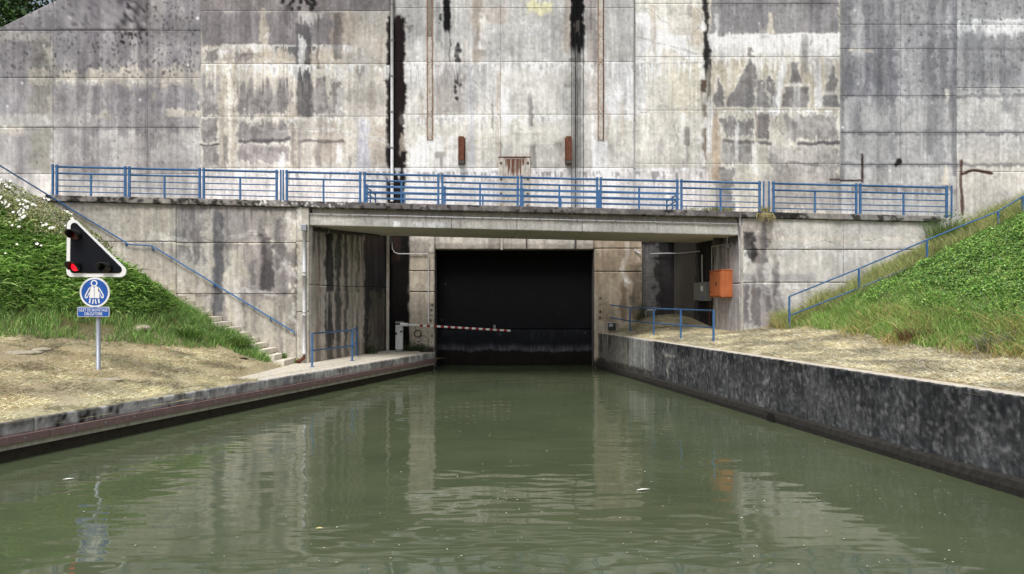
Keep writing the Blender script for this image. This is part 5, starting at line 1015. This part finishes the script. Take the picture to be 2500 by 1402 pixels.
# white rose bush at the top of the left slope
rs = thing('rose_bush', 'sprawling bush covered in small white flowers at the top of the left slope', 'bush', (-15.2, 22, float(z_left(-15.2, 22.))))
def rose_reg(X, Y): return (d2_l(X, Y) + .5 * (fbm(X, Y, 93) - .5) > 2.9) & (Y < 23.3) & (abs(X / Y) < .8) & (X < -12.6)
X, Y, _ = field(60000, -21, -12, 17, 23.3, z_left, rose_reg); N = len(X); org = np.array(rs.location)
bt = bush_h(X, Y) * 1.0 + .12 + .3 * sst(2.9, 4, d2_l(X, Y)); Z = z_left(X, Y) + bt * (.6 + .5 * rng.random(N) ** .4)
nv = rng.normal(size=(N, 3)); nv[:, 2] = abs(nv[:, 2]) + .3; nv[:, 1] -= .6
cl = fbm(X * 1.8, Y * 1.8 + Z, 94)[:, None]
leaves('foliage', np.stack([X, Y, Z], 1) - org, nv, rng.uniform(.05, .1, N), pick([(136, 148, 92), (156, 160, 108), (114, 130, 74), (178, 172, 126)], N, .2) * (.6 + .8 * cl), M['leaf'], rs)['kind'] = 'stuff'
X, Y, _ = field(9000, -21, -12, 17, 23.3, z_left, lambda X, Y: (d2_l(X, Y) > 2.0) & (Y < 23.2) & (X < -11.8) & (abs(X / Y) < .72) & (fbm(X * 2.8, Y * 2.8, 95) > .60) & (rng.random(len(X)) < .15 + sst(2.2, 3.6, d2_l(X, Y)))); N = len(X)
bt = bush_h(X, Y) + .16 + .3 * sst(2.9, 4, d2_l(X, Y)); Z = z_left(X, Y) + bt * 1.12
mb = MB()
for i in range(min(N, 240)):
    c0 = np.array([X[i], Y[i], Z[i]]) - org; r_ = rng.uniform(.026, .055); nrm = Vector(rng.normal(size=3) * .5 + np.array([.1, -1, .6])).normalized(); e1 = nrm.orthogonal().normalized(); e2 = nrm.cross(e1); b0 = len(mb.v); c0 = Vector(c0)
    mb.v.append(tuple(c0)); 
    for j in range(10):
        t = 2 * math.pi * j / 10; rr_ = r_ * (1 if j % 2 == 0 else .72); mb.v.append(tuple(c0 + (e1 * math.cos(t) + e2 * math.sin(t)) * rr_ + nrm * r_ * .25))
    for j in range(10): mb.f.append((b0, b0 + 1 + j, b0 + 1 + (j + 1) % 10)); mb.sm.append(False)
mb.obj('blossoms', M['petal'], rs)['kind'] = 'stuff'
# right slope: long grass below, glossy ground cover above
def ivy_f(X, Y): return (X - xt_r(Y)) + 1.2 * (fbm(X * .9, Y * .9, 101) - .5) - .12 * (18 - Y) * (Y < 18)
vis_r = lambda X, Y: (abs(X / Y) < 1.0)
grass('grass', 'long green grass on the lower part of the right slope', 160000, 8, 19, 10, 23.6, z_right, lambda X, Y: (X - xt_r(Y) > -.1 + .5 * (fbm(X, Y, 102) - .5)) & (ivy_f(X, Y) + rng.normal(0, .5, len(X)) < 2.0) & vis_r(X, Y), .16, .44, [(128, 172, 78), (154, 186, 96), (106, 150, 62), (190, 192, 130)], .012)
grass('grass', 'dry yellow grass tufts at the foot of the right slope', 17000, 8, 13, 11, 24.1, z_right, lambda X, Y: (X - xt_r(Y) > -.45) & (X - xt_r(Y) < 1.3) & (fbm(X * 1.4, Y * 1.4, 103) > .46) & vis_r(X, Y), .2, .5, [(200, 182, 126), (182, 160, 104), (160, 140, 92), (172, 168, 104)], .014, 1.2)
grass('grass', 'tall wispy weeds between the right handrail and the abutment wall', 26000, 8.4, 17, 22.6, 24.1, z_right, lambda X, Y: vis_r(X, Y) & (fbm(X * 1.6, Y * 1.2, 104) > .36), .12, .6, [(180, 178, 122), (156, 172, 100), (196, 186, 138), (134, 158, 84)], .011, .5)
X, Y, Z = field(400000, 10, 21, 12, 22.75, z_right, lambda X, Y: (ivy_f(X, Y) + rng.normal(0, .28, len(X)) > 1.5) & vis_r(X, Y)); N = len(X); cl = fbm(X * 2.4, Y * 2.4, 105)
P = np.stack([X, Y, Z + .04 + rng.random(N) ** .5 * (.05 + .28 * cl)], 1); nv = np.stack([rng.normal(-.35, .5, N), rng.normal(-.3, .5, N), np.ones(N)], 1)
tag(leaves('ivy', P, nv, rng.uniform(.035, .075, N), pick([(88, 136, 46), (108, 152, 62), (58, 96, 38), (142, 174, 88), (120, 140, 60)], N, .35) * (.5 + 1.1 * cl[:, None]), M['gloss']), 'glossy green ground cover on the upper right slope', 'ground cover', kind='stuff')
# single weeds
def weed(name, label, px_, py_, Yw, n_, h_, cols, spread=.3, droop=0., cat='plant', loc=None, leafy=0, wd=.014):
    b_ = Vector(loc) if loc else at(px_, py_, Yw); root = thing(name, label, cat, b_)
    a = rng.uniform(0, 2 * np.pi, n_); r_ = rng.random(n_) ** .6 * spread; P = np.stack([np.cos(a) * r_, np.sin(a) * r_ * .5, np.zeros(n_)], 1); hh_ = rng.uniform(.4, 1, n_) * h_
    d = np.stack([np.cos(a) * hh_ * .3, np.sin(a) * hh_ * .25, hh_ * (1 - droop * 1.6)], 1); bd_ = np.stack([np.cos(a) * hh_ * .3, np.sin(a) * hh_ * .2 - droop * .1, -hh_ * (.15 + droop)], 1)
    shards('blades', P, d, wd, pick(cols, n_), M['leaf'], bd_, root)['kind'] = 'stuff'
    if leafy:
        P2 = np.stack([rng.normal(0, spread * .5, leafy), rng.normal(0, spread * .25, leafy), rng.random(leafy) * h_], 1); leaves('leaves', P2, rng.normal(size=(leafy, 3)) + np.array([0, -.5, .8]), rng.uniform(.04, .09, leafy), pick(cols, leafy), M['leaf'], root)['kind'] = 'stuff'
    return root
GR = [(104, 140, 66), (84, 118, 52), (128, 152, 80)]; DG = [(60, 78, 42), (48, 64, 34), (78, 92, 50)]; DY = [(196, 182, 136), (172, 152, 108), (150, 148, 92)]
zt2 = lambda px_: (PX(px_), YB + .3, ztop(PX(px_)) - .02)
weed('weed', 'green tuft on the walkway under the fourth railing span from the right', 0, 0, 0, 260, .3, GR + DY, .5, loc=zt2(1758)); weed('weed', 'thin dry tuft on the walkway beside the inner rail corner', 0, 0, 0, 70, .28, DY + GR, .25, loc=zt2(1692))
weed('weed', 'dry straw tuft hanging over the coping joint at the right bridge end', 0, 0, 0, 170, .26, DY, .26, .9, loc=(PX(1865), YB - .13, ztop(PX(1865)) - .05)); weed('weed', 'yellowish tuft growing between two railing runs at the bridge end', 0, 0, 0, 120, .26, DY + [(210, 200, 140)], .16, loc=(PX(1868), YB + .0, ztop(PX(1868))))
weed('weed', 'tall green weeds around the last post of the right walkway railing', 0, 0, 0, 520, 1.0, GR + [(120, 140, 90)], .75, loc=(PX(2310), YB - .3, float(z_right(PX(2310), YB - .3)) - .02), leafy=300)
weed('weed', 'small green plant on the lowest concrete step', 692, 878, 23.7, 60, .2, GR, .12, leafy=80, loc=(at(692, 878, 23.8).x, 23.8, ZL + .16)); weed('weed', 'low weeds at the foot of the grey downpipe', 0, 0, 0, 60, .16, GR + DY, .16, leafy=40, loc=(PX(722), YB - .1, ZL))
weed('weed', 'dark weeds at the foot of the streaked side wall', 0, 0, 0, 180, .5, DG, .45, leafy=160, loc=(-5.55, 28.1, ZL)); weed('weed', 'dark weeds at the foot of the left gate pillar', 0, 0, 0, 260, .4, DG, .6, leafy=200, loc=(-4.0, 29.55, ZL)); weed('weed', 'dark ivy in the corner beside the right gate pillar', 0, 0, 0, 60, .8, DG, .2, leafy=260, loc=(5.2, 29.5, ZR + .35))
weed('weed', 'brown dead weed clump at the foot of the right slope', 0, 0, 0, 420, .42, [(112, 84, 60), (140, 112, 78), (90, 70, 50)], .55, loc=(10.0, 18.0, float(z_right(10.0, 18.0)))); weed('weed', 'grey thistle at the foot of the right slope near the quay', 0, 0, 0, 160, .5, [(128, 128, 110), (110, 120, 84), (160, 156, 150)], .3, leafy=60, loc=(10.35, 15.9, float(z_right(10.35, 15.9))))
weed('weed', 'bushy green clump on the bare patch beside the lower stairs', 0, 0, 0, 500, .35, GR, .5, leafy=300, loc=(-9.7, 21.9, float(z_left(-9.7, 21.9)))); weed('weed', 'bright green clump near the middle steps', 0, 0, 0, 500, .4, GR, .5, leafy=200, loc=(-8.55, 22.6, float(z_left(-8.55, 22.6))))
# pale rocks in the left bank
def rock(label, px_, Yr, sx_, sy_, sz_, sd):
    X_ = (px_ - CX) / F * Yr; bm = bmesh.new(); bmesh.ops.create_icosphere(bm, subdivisions=3, radius=1); g = np.random.default_rng(sd)
    for v in bm.verts:
        f_ = .8 + .5 * float(fbm(np.array(v.co.x * 1.4 + sd), np.array(v.co.y * 1.4 + v.co.z), sd)); v.co = Vector((v.co.x * sx_ * f_, v.co.y * sy_ * f_, v.co.z * sz_ * f_))
    me = bpy.data.meshes.new('rock'); bm.to_mesh(me); bm.free(); me.materials.append(M['stone']); o = link('rock', me, None, (X_, Yr, float(z_left(X_, Yr)) - sz_ * .25)); o.rotation_euler = (0, 0, sd); tag(o, label, 'rock')
rock('flat grey rock sunk in the dry grass near the left frame edge', 45, 17.6, .5, .34, .07, 1); rock('small pale rock in the dry grass left of the signal pole', 100, 18.2, .3, .22, .06, 2); rock('flat stone in the grass at the foot of the signal pole', 262, 16.7, .36, .2, .03, 3); rock('pale rock on the bare slope between grass and stairs', 345, 21.3, .26, .25, .13, 4)
bxl = at(590, 884, 21.6); cv = MB().tube([(0, 0, -.02), (0, 0, .015)], .16, 18).obj('drain_cover', M['cablk'], None, (bxl.x, 21.6, float(z_left(bxl.x, 21.6)))); tag(cv, 'round black cover lying in the dry left bank', 'cover')
# tree behind the left shoulder of the wall
def tree(label, x, y, z0, h, r, nleaf, cols, sd):
    t = thing('tree', label, 'tree', (x, y, z0)); g = np.random.default_rng(sd)
    mb = MB(); mb.tube([(0, 0, 0), (.1, 0, h * .35), (-.05, .1, h * .8)], [.22, .17, .06], 10)
    for i in range(9):
        a = g.uniform(0, 6.28); zz = h * g.uniform(.3, .7); mb.tube([(0, 0, zz), (math.cos(a) * r * .5, math.sin(a) * r * .5, zz + r * .35), (math.cos(a) * r * .85, math.sin(a) * r * .85, zz + r * .45)], [.08, .05, .02], 6)
    mb.obj('trunk', M['bark'], t)
    cs = np.stack([g.normal(0, r * .5, 40), g.normal(0, r * .5, 40), h * .72 + g.normal(0, r * .42, 40)], 1); w_ = g.integers(0, 40, nleaf); P = cs[w_] + g.normal(size=(nleaf, 3)) * r * .22
    leaves('crown', P, g.normal(size=(nleaf, 3)) + np.array([0, -.3, .6]), g.uniform(.12, .24, nleaf), pick(cols, nleaf, .25) * (.6 + .8 * g.random(40)[w_][:, None]), M['leaf'], t)['kind'] = 'stuff'
tree('dark green leafy tree behind the sloping left shoulder of the wall', -23.9, 35.5, 11.6, 7.5, 2.6, 9000, [(64, 92, 48), (48, 74, 38), (84, 112, 58)], 5)
# floating flecks
N = 420; Yv = 1 / rng.uniform(1 / 26, 1 / 7.6, N); Xv = rng.uniform(-.62, .62, N) * Yv; k_ = (Xv > xe_l(Yv) + .3) & (Xv < xe_r(Yv) - .3) & (rng.random(N) < .25 + .75 * sst(-.35, .15, Xv / Yv)); Xv, Yv = Xv[k_], Yv[k_]; N = len(Xv)
P = np.stack([Xv, Yv, np.full(N, .012)], 1)
tag(leaves('petals', P, np.stack([rng.normal(0, .1, N), rng.normal(0, .1, N), np.ones(N)], 1), rng.uniform(.01, .032, N), pick([(206, 204, 180), (188, 188, 160), (222, 218, 200)], N, .1), M['straw'], asp=1.0), 'pale petals and flecks drifting on the canal', 'flecks', kind='stuff')
for px_, py_, Lf, lab in ((1570, 1198, .2, 'pale slender leaf floating on the water right of centre'), (780, 1293, .1, 'small yellow leaf floating near the lower middle of the canal'), (167, 1172, .16, 'thin pale twig floating left of the sign reflection')):
    Yf = CH * F / (py_ - HY); xf = (px_ - CX) / F * Yf; mb = MB(); mb.v = [(-Lf / 2, 0, 0), (-Lf * .1, -.018, .008), (Lf / 2, 0, .01), (-Lf * .1, .018, .012), (-Lf / 2, 0, -.004), (-Lf * .1, -.018, .004), (Lf / 2, 0, .006), (-Lf * .1, .018, .008)]; mb.f = [(0, 1, 2, 3), (7, 6, 5, 4), (0, 4, 5, 1), (1, 5, 6, 2), (2, 6, 7, 3), (3, 7, 4, 0)]; mb.sm = [False] * 6
    o = mb.obj('floating_leaf', M['petal'] if px_ != 780 else plain('yellow_leaf', lin(206, 196, 130), .7), None, (xf, Yf, .014)); o.rotation_euler = (0, 0, random.uniform(-.3, .3)); tag(o, lab, 'leaf')
# check: settle post positions of the slope handrail is by construction
